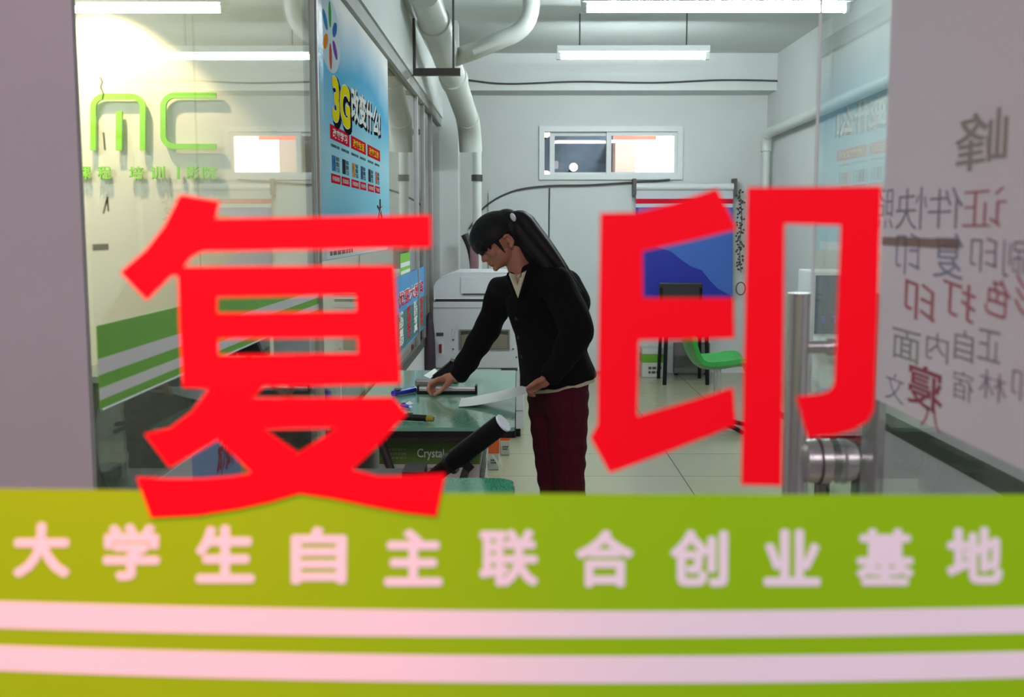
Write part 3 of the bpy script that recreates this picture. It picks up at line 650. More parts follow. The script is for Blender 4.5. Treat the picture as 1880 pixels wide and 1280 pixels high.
obj('cross_bar', B((-0.455, 8.3, W(860, 247, 8.3).z), (W(877, 240, 8.3).x, 8.34, W(860, 237, 8.3).z)), M_DKSTEEL, bk2)
pr = thing('wall_pipe', 'white pipe along the far right wall turning down at the corner', 'pipe', (2.28, 9.0, 1.5))
e1 = WX(1500, 205, 2.27); e2 = WX(1410, 245, 2.27); d_ = e2-e1
obj('run', T([e1-d_*1.2, e2], 0.045, 18), M_PVC, pr, smooth=True); obj('elbow', T(arc(e2-d_*0.04, e2+d_*0.05, e2+d_*0.03+Vector((0, 0, -0.16))), 0.05, 16), M_PVC, pr, smooth=True)
obj('drop', T([e2+d_*0.03+Vector((0, 0, -0.12)), Vector((e2.x, e2.y+d_.y*0.03, 0.0))], 0.036, 16), M_PVC, pr, smooth=True)
def cable(name, pts, r, label, m=M_CABLE):
    tag(obj(name, T(spline(pts), r, 8), m), label, 'cable', 'cables on the back wall')
cable('wall_cable', [W(x, y, 10.17) for x, y in ((862, 420), (890, 380), (940, 352), (1000, 342), (1080, 340), (1160, 335), (1230, 330))], 0.009, 'long dark cable curving along the back wall under the window')
cable('wall_cable', [W(x, y, 9.83) for x, y in ((850, 146), (930, 154), (1060, 150), (1200, 152), (1330, 147), (1450, 150), (1478, 158), (1490, 185))], 0.008, 'dark cable strung along the back ceiling beam')
cable('wall_cable', [W(x, y, 10.17) for x, y in ((1009, 345), (1008, 450), (1010, 560), (1009, 680))], 0.006, 'thin cable hanging straight down the back wall beside the woman')
cable('wall_cable', [W(x, y, 9.75) for x, y in ((1490, 190), (1484, 240), (1483, 290), (1486, 350), (1484, 440))], 0.007, 'thin cable hanging down by the edge of the glass door')
M_TUBE = mat('lit_tube', (255, 255, 255), 0.4, emit=TUBE_POWER, emit_rgb=(238, 251, 255), noise=0.01)
def tube_lamp(cx, cy, cz, L, label, lit=M_TUBE):
    t = thing('fluorescent_lamp', label, 'ceiling light', (cx, cy, cz), 'fluorescent tubes')
    obj('housing', B((cx-L/2, cy-0.05, cz+0.03), (cx+L/2, cy+0.05, cz+0.075)), M_WHITE, t, bevel=0.005)
    obj('tube', T([(cx-L/2+0.03, cy, cz), (cx+L/2-0.03, cy, cz)], 0.019, 16), lit, t, smooth=True)
    for s in (-1, 1):
        obj('end_cap', B((cx+s*L/2-0.03*(s > 0), cy-0.022, cz-0.022), (cx+s*L/2+0.03*(s < 0), cy+0.022, cz+0.029)), M_WHITE, t)
        obj('hanger', T([(cx+s*L*0.35, cy, cz+0.075), (cx+s*L*0.35, cy, ZC)], 0.005, 8), M_DGREY, t)
tube_lamp(-1.9, 2.7, 2.72, 1.2, 'added unseen fluorescent tube in the room behind the left glass, nearer the pillar'); tube_lamp(-3.25, 5.2, 2.72, 1.2, 'added unseen fluorescent tube in the room behind the left glass, nearer the cream wall')  # both out of view, added to brighten the left room and side screen
c1 = W(1314, 16, 5.8); tube_lamp(c1.x, 5.8, c1.z, 1.42, 'bright fluorescent tube at the top of the photo, nearer of the two')
c2 = W(1162, 104, 8.05); tube_lamp(c2.x, 8.05, c2.z, 1.12, 'bright fluorescent tube hanging in front of the back beam')

# ================================================================== BACK OF THE ROOM
# white wall boards
tag(obj('wall_board', B((W(955, 400, 10.17).x-0.3, 10.178, 0.02), (W(1008, 400, 10.17).x-0.006, 10.198, W(980, 352, 10.17).z)), mat('board_white', (212, 218, 217), 0.6, noise=0.02)), 'white board panel on the back wall behind the head of the woman', 'wall board', 'white boards on the back wall')
tag(obj('wall_board', B((W(1008, 400, 10.17).x+0.006, 10.178, 0.02), (W(1160, 400, 10.17).x, 10.198, W(1080, 352, 10.17).z)), MATS['board_white']), 'white board panel on the back wall next to the blue banner', 'wall board', 'white boards on the back wall')
# roll banner
YBn = 10.1
def WB(px, py): return W(px, py, YBn)
rb = thing('roll_banner', 'blue two-tone roll banner hanging on the back wall under the window', 'banner', (WB(1255, 600).x, YBn, WB(1255, 590).z))
xa, xb = WB(1167, 400).x, WB(1345, 400).x
obj('roller', T([(xa, YBn, WB(1255, 343).z), (xb, YBn, WB(1255, 343).z)], 0.034, 16), M_WHITE, rb, smooth=True)
obj('sheet', B((xa, YBn, WB(1255, 595).z), (xb, YBn+0.004, WB(1255, 348).z)), mat('banner_white', (205, 208, 214), 0.55, noise=0.02), rb)
obj('red_stripe', B((xa, YBn-0.002, WB(1255, 374).z), (xb, YBn-0.0005, WB(1255, 365).z)), M_PRED, rb)
obj('dark_blue_field', B((xa, YBn-0.002, WB(1255, 593).z), (xb, YBn-0.0005, WB(1255, 381).z)), mat('banner_navy', (10, 36, 158), 0.5, noise=0.03), rb)
wave = [(1172, 400), (1178, 425), (1190, 440), (1205, 453), (1232, 462), (1252, 478), (1268, 489), (1288, 496), (1302, 514), (1318, 530), (1345, 545)]
bm = bmesh.new(); A_ = [[bm.verts.new(WB(x, yy)+Vector((0, dy, 0))) for x, y in wave for yy in [y if q else 382]] for dy in (-0.0035, -0.0024) for q in (0, 1)]
for i in range(len(wave)-1):
    for a_, b_ in ((0, 1), (1, 3), (3, 2), (2, 0)): bm.faces.new((A_[a_][i], A_[a_][i+1], A_[b_][i+1], A_[b_][i]))
for i in (0, len(wave)-1): bm.faces.new((A_[0][i], A_[1][i], A_[3][i], A_[2][i]))
obj('light_blue_field', bm, mat('banner_blue', (58, 104, 190), 0.5, noise=0.03), rb)
for x in (xa-0.03, xb): obj('bracket', B((x, YBn-0.03, WB(1255, 358).z), (x+0.03, YB-0.002, WB(1255, 328).z)), M_DKSTEEL, rb)
obj('bottom_bar', T([(xa, YBn, WB(1255, 596).z), (xb, YBn, WB(1255, 596).z)], 0.012, 10), M_WHITE, rb)
# hanging garland
gx = W(1360, 400, 10.1); gb = thing('garland', 'thin dark leafy garland hanging on the back wall right of the blue banner', 'garland', (gx.x, 10.1, W(1360, 520, 10.1).z))
obj('string', T(spline([W(1357, 350, 10.1), W(1362, 400, 10.1), W(1358, 450, 10.1), W(1360, 500, 10.1)]), 0.004, 6), M_CABLE, gb)
bm = bmesh.new()
for k in range(70):
    p = W(1359+random.uniform(-5, 5), 352+k*2.1, 10.1); a = random.uniform(0, 6.3); d = Vector((math.cos(a), -0.4, math.sin(a)))*0.03; n = d.cross(Vector((0, 1, 0.3))).normalized()*0.012
    prism(bm, [p, p+d*0.5+n, p+d, p+d*0.5-n], (0, -0.002, 0))
obj('leaves', bm, mat('garland_leaf', (70, 72, 58), 0.7, noise=0.2), gb)
bm = bmesh.new(); rc_ = W(1360, 530, 10.1)
tube(bm, [rc_+Vector((0.045*math.cos(2*math.pi*i/16), 0, 0.06*math.sin(2*math.pi*i/16))) for i in range(17)], 0.006, 6, cap=False); obj('hoop', bm, M_CABLE, gb)
# black chair
def chair(cx, cy, label):
    t = thing('dining_chair', label, 'chair', (cx, cy, 0)); hw = 0.20
    obj('seat', B((cx-hw, cy-0.2, 0.43), (cx+hw, cy+0.2, 0.47)), M_BLACK, t, bevel=0.012)
    obj('backrest', B((cx-hw, cy+0.18, W(1250, 562, cy).z), (cx+hw, cy+0.215, W(1250, 521, cy).z)), mat('black_leather', (34, 34, 36), 0.4, noise=0.1), t, bevel=0.012)
    for sx in (-1, 1):
        obj('leg', T([(cx+sx*(hw-0.02), cy-0.17, 0.43), (cx+sx*(hw-0.01), cy-0.19, 0)], 0.018), M_BLACK, t)
        obj('leg', T([(cx+sx*(hw-0.02), cy+0.19, W(1250, 530, cy).z), (cx+sx*(hw-0.02), cy+0.19, 0.44), (cx+sx*(hw-0.01), cy+0.22, 0)], 0.016), M_BLACK, t)
chair(W(1255, 600, 9.6).x, 9.6, 'black chair in front of the blue banner at the back wall')
gp = thing('side_cabinet', 'dark grey low cabinet behind the black chair legs', 'cabinet', (W(1262, 650, 10.1).x, 10.0, 0))
obj('body', B((W(1235, 650, 10.12).x, 10.02, 0.02), (W(1300, 650, 10.12).x, 10.09, W(1260, 628, 10.12).z)), mat('grey_panel', (112, 112, 110), 0.6, noise=0.05), gp, bevel=0.004)
for x in (1240, 1295): obj('foot', B((W(x, 650, 10.1).x-0.015, 10.03, 0), (W(x, 650, 10.1).x+0.015, 10.08, 0.02)), M_BLACK, gp)
# green swivel chair
gc = W(1318, 650, 7.3); gt = thing('swivel_chair', 'green plastic shell chair on a pedestal in the middle of the back floor', 'chair', (gc.x, 7.3, 0))
mg = mat('green_shell', (30, 140, 50), 0.35, noise=0.08)
def shellp(u, v):   # u -1..1 depth (Y), v 0..1 from front edge (right) to the top of the back (left)
    prof = spline([(gc.x+0.24, 0, 0.40), (gc.x+0.19, 0, 0.465), (gc.x+0.12, 0, 0.475), (gc.x-0.02, 0, 0.455), (gc.x-0.13, 0, 0.47), (gc.x-0.19, 0, 0.56), (gc.x-0.23, 0, 0.70), (gc.x-0.25, 0, 0.78)], 6)
    f = v*(len(prof)-1); i = min(int(f), len(prof)-2); p = prof[i].lerp(prof[i+1], f-i)
    k = 0.24*(1-0.25*max(0, (v-0.7)/0.3)**2); return Vector((p.x+0.03*u*u*(v > 0.5)*min(1, (v-0.5)*3), 7.3+u*k, p.z+0.05*u*u*(1-max(0, (v-0.45)/0.55))))
bm = bmesh.new(); g = [[bm.verts.new(shellp(-1+2*i/10, j/20)) for i in range(11)] for j in range(21)]
fs = [bm.faces.new((g[j][i], g[j][i+1], g[j+1][i+1], g[j+1][i])) for j in range(20) for i in range(10)]
bmesh.ops.recalc_face_normals(bm, faces=bm.faces); bmesh.ops.solidify(bm, geom=bm.faces[:], thickness=0.03)
obj('seat_shell', bm, mg, gt, smooth=True)
obj('pedestal', T([(gc.x, 7.3, 0.07), (gc.x, 7.3, 0.44)], 0.025, 14), M_STEEL, gt, smooth=True)
for k in range(5):
    a = 2*math.pi*k/5+0.3; obj('base_arm', T([(gc.x, 7.3, 0.08), (gc.x+0.25*math.cos(a), 7.3+0.25*math.sin(a), 0.018)], [0.02, 0.014], 10), M_BLACK, gt)
# carton on the floor
def carton(name, x0, x1, y0_, y1_, h, label, group=None, band_=None, txt=None, z0=0.0):
    t = thing(name, label, 'box', ((x0+x1)/2, (y0_+y1_)/2, z0), group)
    obj('body', B((x0, y0_, z0+0.002), (x1, y1_, z0+h)), M_CARTON, t, bevel=0.004)
    return t
xa, xb = W(1176, 650, 10.0).x, W(1216, 650, 10.0).x; hz = W(1190, 641, 9.85).z
ct = carton('paper_carton', xa, xb, 9.87, 10.1, hz, 'white carton with a green band on the floor by the back wall')
obj('green_band', B((xa-0.001, 9.868, hz*0.52), (xb+0.001, 10.08, hz*0.82)), mat('carton_green', (96, 160, 40), 0.6, noise=0.08), ct)
obj('lettering', print_lines((xa+0.06, 9.867, hz*0.12), (1, 0, 0), (0, 0, 1), (xb-xa)*0.6, hz*0.3, (0, -0.001, 0), 2, 3), M_DGREY, ct)
# blue cabinet / water dispenser seen through the door
wd = W(1512, 560, 7.4); wt = thing('water_dispenser', 'dark blue and white water dispenser seen through the glass door', 'water dispenser', (wd.x, 7.5, 0))
x0, x1 = W(1492, 560, 7.3).x, W(1560, 560, 7.3).x; z1 = W(1510, 498, 7.3).z; z0 = W(1510, 614, 7.3).z
obj('body', B((x0, 7.34, 0.03), (x1, 7.7, z1)), M_WHITE, wt, bevel=0.01)
obj('front_window', B((x0+0.025, 7.325, z0), (x1-0.03, 7.339, z1-0.03)), mat('smoked_blue', (44, 72, 104), 0.15, noise=0.3, scale=12), wt, bevel=0.004)
obj('drip_shelf', B((x0+0.01, 7.24, z0-0.09), (x1-0.02, 7.338, z0-0.06)), M_WHITE, wt, bevel=0.005)
for k in range(2): obj('tap', T([(x0+0.07+k*0.08, 7.325, z0+0.12), (x0+0.07+k*0.08, 7.28, z0+0.12), (x0+0.07+k*0.08, 7.28, z0+0.08)], 0.008, 8), mat('tap_blue', (40, 90, 200), 0.4, noise=0.05), wt)
for sx in (x0+0.03, x1-0.03):
    for yy in (7.37, 7.67): obj('foot', T([(sx, yy, 0), (sx, yy, 0.031)], 0.015, 8), M_BLACK, wt)
# red topped table beyond the door
rt = thing('side_table', 'small table with red top and dark frame behind the door lock', 'table', (0.98, 3.2, 0))
x0, x1 = W(1490, 805, 3.1).x, W(1596, 805, 3.1).x; z1 = W(1550, 800, 3.05).z
obj('table_top', B((x0, 3.05, z1-0.025), (x1, 3.5, z1)), mat('red_top', (170, 34, 40), 0.45, noise=0.06), rt, bevel=0.004)
obj('apron', B((x0+0.02, 3.07, z1-0.085), (x1-0.02, 3.48, z1-0.026)), M_BLACK, rt)
for xx in (x0+0.035, x1-0.035):
    for yy in (3.085, 3.465): obj('leg', T([(xx, yy, 0), (xx, yy, z1-0.08)], 0.018, 10), M_BLACK, rt)

# ================================================================== COPIER
YC = 7.0
def K(px, py, dy=0.0): return W(px, py, YC+dy)
MC = mat('copier_shell', (202, 205, 208), 0.45, noise=0.02, scale=10); MC2 = mat('copier_shell_light', (214, 217, 220), 0.45, noise=0.02, scale=10)
x0, x1 = K(795, 600).x, K(952, 600).x; zt = K(850, 500).z; zm = K(850, 551).z; zl_ = K(850, 676).z
cp = thing('photocopier', 'large pale grey photocopier against the column behind the table', 'photocopier', ((x0+x1)/2, YC+0.3, 0))
bm = bmesh.new(); prism(bm, [K(797, 549), K(797, 527), K(801, 516), K(808, 511), K(836, 501), K(952, 501), K(952, 549)], (0, 0.58, 0))
obj('scanner_lid', bm, MC2, cp, bevel=0.004)
obj('lid_panel', B((K(846, 539).x, YC-0.006, K(846, 539).z), (K(952, 505).x, YC-0.0005, K(846, 508).z)), MC2, cp, bevel=0.002)
obj('lid_seam', B((K(850, 539).x, YC-0.008, K(850, 541.5).z), (K(952, 539).x, YC-0.0005, K(850, 539.3).z)), M_DGREY, cp)
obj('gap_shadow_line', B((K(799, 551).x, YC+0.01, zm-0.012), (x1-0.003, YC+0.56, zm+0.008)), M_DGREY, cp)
obj('body', B((x0, YC, zl_), (x1, YC+0.6, zm-0.012)), MC, cp, bevel=0.006)
obj('paper_cabinet', B((x0+0.004, YC+0.006, 0.06), (K(962, 700).x, YC+0.6, zl_-0.004)), MC, cp, bevel=0.006)
obj('seam', B((x0+0.001, YC-0.002, K(850, 566).z), (x1-0.001, YC-0.0003, K(850, 564.6).z)), mat('seam_grey', (140, 142, 146), 0.5, noise=0.02), cp)
for ya_, yb_ in ((585, 597),): obj('badge', B((K(801, ya_).x, YC-0.003, K(801, 618 and 617).z), (K(814, ya_).x, YC-0.0003, K(801, 611).z)), M_DGREY, cp)
sw = obj('switch_plate', B((K(803, 627).x, YC-0.003, K(803, 652).z), (K(814.5, 627).x, YC-0.0003, K(803, 626).z)), MC2, cp)
obj('rocker', B((K(806, 630).x, YC-0.008, K(806, 648).z), (K(811, 630).x, YC-0.0032, K(806, 632).z)), mat('rocker_red', (110, 24, 30), 0.4, noise=0.05), sw)
bm = bmesh.new(); a, b = K(843, 605), K(936, 643)
box(bm, (a.x, YC-0.006, b.z), (a.x+0.01, YC-0.0003, a.z)); box(bm, (b.x-0.01, YC-0.006, b.z), (b.x, YC-0.0003, a.z)); box(bm, (a.x+0.01, YC-0.006, a.z-0.01), (b.x-0.01, YC-0.0003, a.z)); box(bm, (a.x+0.01, YC-0.006, b.z), (b.x-0.01, YC-0.0003, b.z+0.008))
tr = obj('tray_slot', bm, mat('slot_grey', (120, 120, 116), 0.5, noise=0.03), cp)
obj('tray_recess', B((a.x+0.01, YC-0.002, b.z+0.008), (b.x-0.01, YC-0.0003, a.z-0.01)), mat('slot_dark', (58, 56, 50), 0.6, noise=0.05), tr)
bm = bmesh.new(); prism(bm, [(a.x+0.013, YC-0.004, b.z+0.01), (b.x-0.013, YC-0.004, b.z+0.01), (b.x-0.013, YC-0.004, a.z-0.036), (b.x-0.1, YC-0.004, a.z-0.026), (a.x+0.1, YC-0.004, a.z-0.026), (a.x+0.013, YC-0.004, a.z-0.036)], (0, 0.0015, 0))
obj('tray_cover', bm, mat('tray_beige', (124, 120, 102), 0.5, noise=0.04), tr)
for px, py in ((832, 624), (832, 641), (799, 658), (948, 656), (942, 641)):
    obj('screw', T([K(px, py, -0.003), K(px, py, -0.0003)], 0.006, 10), M_DGREY, cp)
for px, py in ((831, 606), (836, 606), (831, 612), (836, 612)): obj('indicator', T([K(px, py, -0.002), K(px, py, -0.0003)], 0.007, 10), mat('indicator_pink', (205, 190, 186), 0.5, noise=0.02), cp)
obj('drawer_handle', B((K(920, 679).x, YC-0.004, K(920, 681).z), (K(950, 679).x, YC+0.0055, K(920, 677).z)), M_DGREY, cp)
for k in range(2): obj('drawer_line', B((x0+0.006, YC+0.003, K(850, 715+k*40).z), (K(960, 700).x, YC+0.0057, K(850, 713.5+k*40).z)), MATS['seam_grey'], cp)
for xx in (x0+0.05, K(950, 790).x):
    for yy in (YC+0.06, YC+0.54): obj('caster', T([(xx-0.02, yy, 0.03), (xx+0.02, yy, 0.03)], 0.03, 14), M_BLACK, cp)
# things beside / behind the copier
tag(obj('hose', T(spline([W(853, 430, 8.1), W(862, 450, 8.1), W(868, 475, 8.1), W(872, 520, 8.1), W(874, 600, 8.1), W(876, 690, 8.15), Vector((W(876, 700, 8.15).x, 8.15, 0.035))]), 0.03, 12), mat('dark_hose', (58, 52, 54), 0.6, noise=0.1)), 'dark flexible hose behind the copier beside the vertical pipe', 'hose')
bgx = W(866, 480, 7.85); bt = obj('pink_bag', B((bgx.x-0.015, 7.85, 0.0), (bgx.x+0.05, 7.95, W(866, 452, 7.85).z)), mat('pink_cloth', (150, 110, 120), 0.7, noise=0.2), bevel=0.02)
bt.name = 'curtain_roll'; tag(bt, 'pinkish rolled cloth standing behind the copier', 'cloth roll')
sk = W(785, 640, 6.75); tag(obj('dark_sack', hull([Vector((sk.x+q.x*0.05-0.01, 6.9+q.y*0.08, max(0.0, 0.42+q.z*0.42+0.1*q.x))) for q in icopts()]), mat('sack_purple', (44, 26, 40), 0.7, noise=0.2), smooth=True), 'dark purple sack squeezed between the far poster and the copier', 'sack')

# ================================================================== TABLES
def table_mat(name, c1, c2, sc):
    m = bpy.data.materials.new(name); m.use_nodes = True; nt = m.node_tree; b = nt.nodes['Principled BSDF']
    tc = nt.nodes.new('ShaderNodeTexCoord'); mp = nt.nodes.new('ShaderNodeMapping'); mp.inputs['Scale'].default_value = sc; n = nt.nodes.new('ShaderNodeTexNoise'); n.inputs['Scale'].default_value = 10; n.inputs['Detail'].default_value = 8
    r = nt.nodes.new('ShaderNodeValToRGB'); r.color_ramp.elements[0].position = 0.35; r.color_ramp.elements[1].position = 0.7
    r.color_ramp.elements[0].color = (*lin(c1), 1); r.color_ramp.elements[1].color = (*lin(c2), 1)
    nt.links.new(tc.outputs['Object'], mp.inputs[0]); nt.links.new(mp.outputs[0], n.inputs[0]); nt.links.new(n.outputs['Fac'], r.inputs[0]); nt.links.new(r.outputs[0], b.inputs['Base Color'])
    b.inputs['Roughness'].default_value = 0.16; b.inputs['Coat Weight'].default_value = 0.4; b.inputs['Coat Roughness'].default_value = 0.06; return m
MT1 = table_mat('green_table_top', (112, 166, 141), (119, 172, 147), (14, 5, 5)); MT2 = table_mat('green_marbled_top', (48, 150, 116), (66, 166, 131), (40, 6, 5))
ZT = 0.75
def roundrect(x0, x1, y0, y1, r, z):
    return [(x+r*math.cos(a), y+r*math.sin(a), z) for x, y, s in ((x1-r, y1-r, 0), (x0+r, y1-r, 90), (x0+r, y0+r, 180), (x1-r, y0+r, 270)) for a in [math.radians(s+90*i/6) for i in range(7)]]
def table(x0, x1, y0, y1, r, m, label):
    t = thing('folding_table', label, 'table', ((x0+x1)/2, (y0+y1)/2, 0), 'green topped work tables')
    obj('table_top', prism(bmesh.new(), roundrect(x0, x1, y0, y1, r, ZT-0.012), (0, 0, 0.012)), m, t)
    obj('edge_band', prism(bmesh.new(), roundrect(x0-0.003, x1+0.003, y0-0.003, y1+0.003, r, ZT-0.034), (0, 0, 0.0215)), M_BLACK, t)
    mk = mat('table_leg_steel', (70, 66, 62), 0.45, 0.4, noise=0.1)
    for yy in (y0+0.1, y1-0.1):
        obj('leg', T([(x0+0.12, yy, ZT-0.035), (x0+0.36, yy, 0.0)], 0.014, 10), mk, t)
        obj('leg', T([(x1-0.12, yy+0.03, ZT-0.035), (x1-0.36, yy+0.03, 0.0)], 0.014, 10), mk, t)
        obj('leg_brace', T([(x0+0.12, yy+0.05, ZT-0.05), (x1-0.12, yy+0.05, ZT-0.05)], 0.011, 10), mk, t)
    return t
table(-0.588, W(946, 740, 4.0).x, 3.42, 4.81, 0.015, MT1, 'green glass topped table the woman works at')
table(-0.588, W(943, 885, 2.7).x, 1.86, 2.72, 0.05, MT2, 'darker green marbled table nearest the window')
# boxes under the table
x0, x1 = W(697, 840, 3.66).x, W(880, 840, 3.66).x; h = W(800, 802, 3.66).z
cb = carton('paper_carton', x0, x1, 3.66, 4.62, h, 'green and white carton printed Crystal under the table')
zg1, zg0 = W(800, 814, 3.66).z, W(800, 852, 3.66).z
obj('green_band', B((x0-0.001, 3.657, zg0), (x1+0.001, 4.6, zg1)), mat('crystal_green', (86, 126, 44), 0.6, noise=0.12, scale=5), cb)
obj('top_shade', B((x0, 3.656, zg1+0.002), (x1, 3.6595, h-0.004)), mat('shade_grey', (110, 106, 98), 0.7, noise=0.06), cb)  # grey strip paints the table's shade along the carton's upper front
a = W(766, 843, 3.655); b = W(815, 824, 3.655)
obj('lettering', TXT('Crystal', (a.x, 3.6565, a.z-0.004), (1, 0, 0), (0, 0, 1), b.x-a.x, b.z-a.z+0.004, (0, -0.001, 0), bold=0.01), M_TEXTW, cb)
obj('lettering', print_lines((W(785, 870, 3.65).x, 3.6565, W(785, 871, 3.65).z), (1, 0, 0), (0, 0, 1), 0.1, 0.03, (0, -0.001, 0), 1, 4), M_TEXTD, cb)
obj('lettering', print_lines((W(712, 845, 3.65).x, 3.6565, W(712, 845, 3.65).z), (1, 0, 0), (0, 0, 1), 0.07, 0.045, (0, -0.0006, 0), 3, 4), mat('pale_green_print', (130, 150, 90), 0.6, noise=0.05), cb)
obj('side_lettering', print_lines((x1+0.0012, 3.72, 0.40), (0, 1, 0), (0, 0, 1), 0.75, 0.14, (0.001, 0, 0), 3, 6), M_DGREY, cb)
for i, (pa, pb, pt, pm_, pbm, Y_, lab) in enumerate(((897, 916, 806, 833, 866, 6.05, 'orange and white toner box nearer the table'), (919, 936, 797, 809, 838, 6.45, 'orange and white toner box nearer the copier'))):
    x0, x1 = W(pa, 830, Y_).x, W(pb, 830, Y_).x; h = W(pa, pt, Y_).z; hm = W(pa, pm_, Y_).z
    t = carton('toner_box', x0, x1, Y_, Y_+0.25, h, lab, 'toner boxes on the floor')
    obj('orange_top', B((x0-0.001, Y_-0.001, hm), (x1+0.001, Y_+0.251, h+0.001)), mat('toner_orange', (226, 96, 34), 0.55, noise=0.05), t)
    obj('lettering', print_lines((x0+0.012, Y_-0.0012, hm-0.06), (1, 0, 0), (0, 0, 1), (x1-x0)*0.6, 0.03, (0, -0.0008, 0), 2, 3), M_DGREY, t)
tag(obj('paper_strip', prism(bmesh.new(), [WZ(902, 836, 0.2), WZ(905, 834, 0.2), WZ(925, 864, 0.004), WZ(922, 866, 0.004)], (0.002, 0, 0.001)), M_PAPER), 'thin white strip leaning against the toner boxes', 'strip')
# ---- small things on the work table
def on(px, py, z=ZT): return WZ(px, py, z)
# steel ruler cutter
a = on(766, 714, ZT+0.02); b = on(876, 714, ZT+0.02); yr = a.y
rl = thing('cutting_ruler', 'long silver cutting ruler lying across the green table', 'ruler', ((a.x+b.x)/2, yr, ZT))
obj('base', B((a.x, yr-0.012, ZT+0.001), (b.x, yr+0.03, ZT+0.01)), M_BLACK, rl)
obj('metal_bar', B((a.x+0.003, yr-0.008, ZT+0.0105), (b.x-0.003, yr+0.026, ZT+0.026)), M_ALU, rl, bevel=0.003)
for x in (a.x, b.x-0.008): obj('end_cap', B((x, yr-0.014, ZT+0.002), (x+0.008, yr+0.032, ZT+0.034)), M_BLACK, rl)
a = on(765, 700, ZT+0.03)
sl = thing('stapler', 'grey metal stapler behind the right hand of the woman', 'stapler', (a.x+0.05, a.y+0.05, ZT))
obj('base', B((a.x, yr+0.06, ZT+0.001), (a.x+0.13, yr+0.11, ZT+0.014)), M_DGREY, sl, bevel=0.003)
obj('arm', B((a.x, yr+0.062, ZT+0.02), (a.x+0.12, yr+0.108, ZT+0.045)), mat('stapler_grey', (140, 140, 134), 0.4, 0.5, noise=0.05), sl, bevel=0.006)
obj('hinge', T([(a.x+0.1, yr+0.06, ZT+0.016), (a.x+0.1, yr+0.11, ZT+0.016)], 0.008, 10), M_STEEL, sl)
hp = thing('hole_punch', 'black hole punch behind the sleeve at the back of the table', 'hole punch', (W(812, 680, 4.45).x, 4.45, ZT))
hx = W(815, 680, 4.45).x
obj('base', B((hx-0.05, 4.40, ZT+0.001), (hx+0.06, 4.52, ZT+0.02)), M_BLACK, hp, bevel=0.004)
bm = bmesh.new(); prism(bm, [(hx-0.045, 4.42, ZT+0.022), (hx+0.05, 4.42, ZT+0.03), (hx+0.055, 4.42, ZT+0.085), (hx+0.03, 4.42, ZT+0.09)], (0, 0.08, 0)); obj('lever', bm, M_BLACK, hp, bevel=0.004)
def paper(name, corners, label, group=None):
    tag(obj(name, prism(bmesh.new(), corners, (0, 0, 0.0012)), M_PAPER), label, 'paper', group)
paper('paper_sheet', [on(778, 690), on(798, 677), on(806, 684), on(792, 696)], 'small folded white paper behind the stapler')
def pen(name, p, q, r, m, label, tipm=None):
    t = thing(name, label, 'pen' if 'pen' in name else 'cutter', (p.x, p.y, ZT)); p = p+Vector((0, 0, r+0.001)); q = q+Vector((0, 0, r+0.001)); d = q-p
    obj('barrel', T([p, p+d*0.78], r, 12), m, t, smooth=True); obj('tip', T([p+d*0.785, p+d*0.9, q], [r*0.8, r*0.6, r*0.2], 10), tipm or M_WHITE, t, smooth=True)
    obj('clip', B(p+d*0.05+Vector((-0.002, -0.002, r)), p+d*0.3+Vector((0.002, 0.002, r+0.003))), M_DGREY, t)
MB_ = mat('blue_plastic', (24, 52, 190), 0.35, noise=0.05)
pen('utility_knife', on(722, 729), on(771, 719), 0.012, MB_, 'blue handled cutter with white tip on the green table')
pen('marker_pen', on(738, 748), on(757, 752), 0.007, MB_, 'short blue marker pen in the middle of the table edge group')
a = on(728, 772); b = on(796, 776)
kn = thing('box_cutter', 'black box cutter with yellow end at the front of the green table', 'cutter', (a.x, a.y, ZT)); d = b-a
obj('handle', T([a+Vector((0, 0, 0.013)), a+d*0.82+Vector((0, 0, 0.013))], [0.012, 0.011], 12), M_BLACK, kn, smooth=True)
obj('yellow_end', T([a+d*0.825+Vector((0, 0, 0.013)), b+Vector((0, 0, 0.012))], [0.011, 0.008], 12), mat('cutter_yellow', (150, 130, 20), 0.4, noise=0.05), kn, smooth=True)
obj('slider', B(a+d*0.3+Vector((0, -0.004, 0.025)), a+d*0.45+Vector((0, 0.004, 0.029))), M_DGREY, kn)
paper('paper_scrap', [on(742, 742), on(752, 737), on(760, 741), on(748, 746)], 'small white paper scrap between the blue pens', 'paper scraps')
# ---- binding machine with raised black lever on the near table
pl = W(800, 872, 2.50); pt_ = W(925, 776, 2.44); dl = (pt_-pl)
bmch = thing('binding_machine', 'black binding machine with a thick raised lever on the near table', 'binding machine', (pl.x-0.08, 2.4, ZT))
obj('body', B((pl.x-0.24, 2.26, ZT+0.001), (pl.x-0.012, 2.60, ZT+0.055)), M_DGREY, bmch, bevel=0.01)
lv = obj('lever', T([pl-dl*0.22, pl+dl*0.25, pl+dl*0.3, pl+dl*0.98], [0.017, 0.019, 0.0235, 0.0235], 20), mat('lever_rubber', (7, 7, 8), 0.75, spec=0.1, noise=0.1), bmch, smooth=True)
obj('end_cap', T([pl+dl*0.981, pl+dl*1.0], 0.0225, 20), mat('cap_white', (226, 240, 246), 0.35, noise=0.02), lv)
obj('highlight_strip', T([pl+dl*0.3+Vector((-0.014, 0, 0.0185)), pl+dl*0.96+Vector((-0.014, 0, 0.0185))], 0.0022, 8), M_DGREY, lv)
k0 = pl+dl*0.36; nrm = Vector((dl.z, 0, -dl.x)).normalized()
obj('grip_knob', T([k0+nrm*0.015, k0+nrm*0.042], [0.014, 0.010], 12), M_BLACK, lv)
obj('lever_collar', T([pl+dl*0.2, pl+dl*0.24], 0.027, 16), M_BLACK, lv)
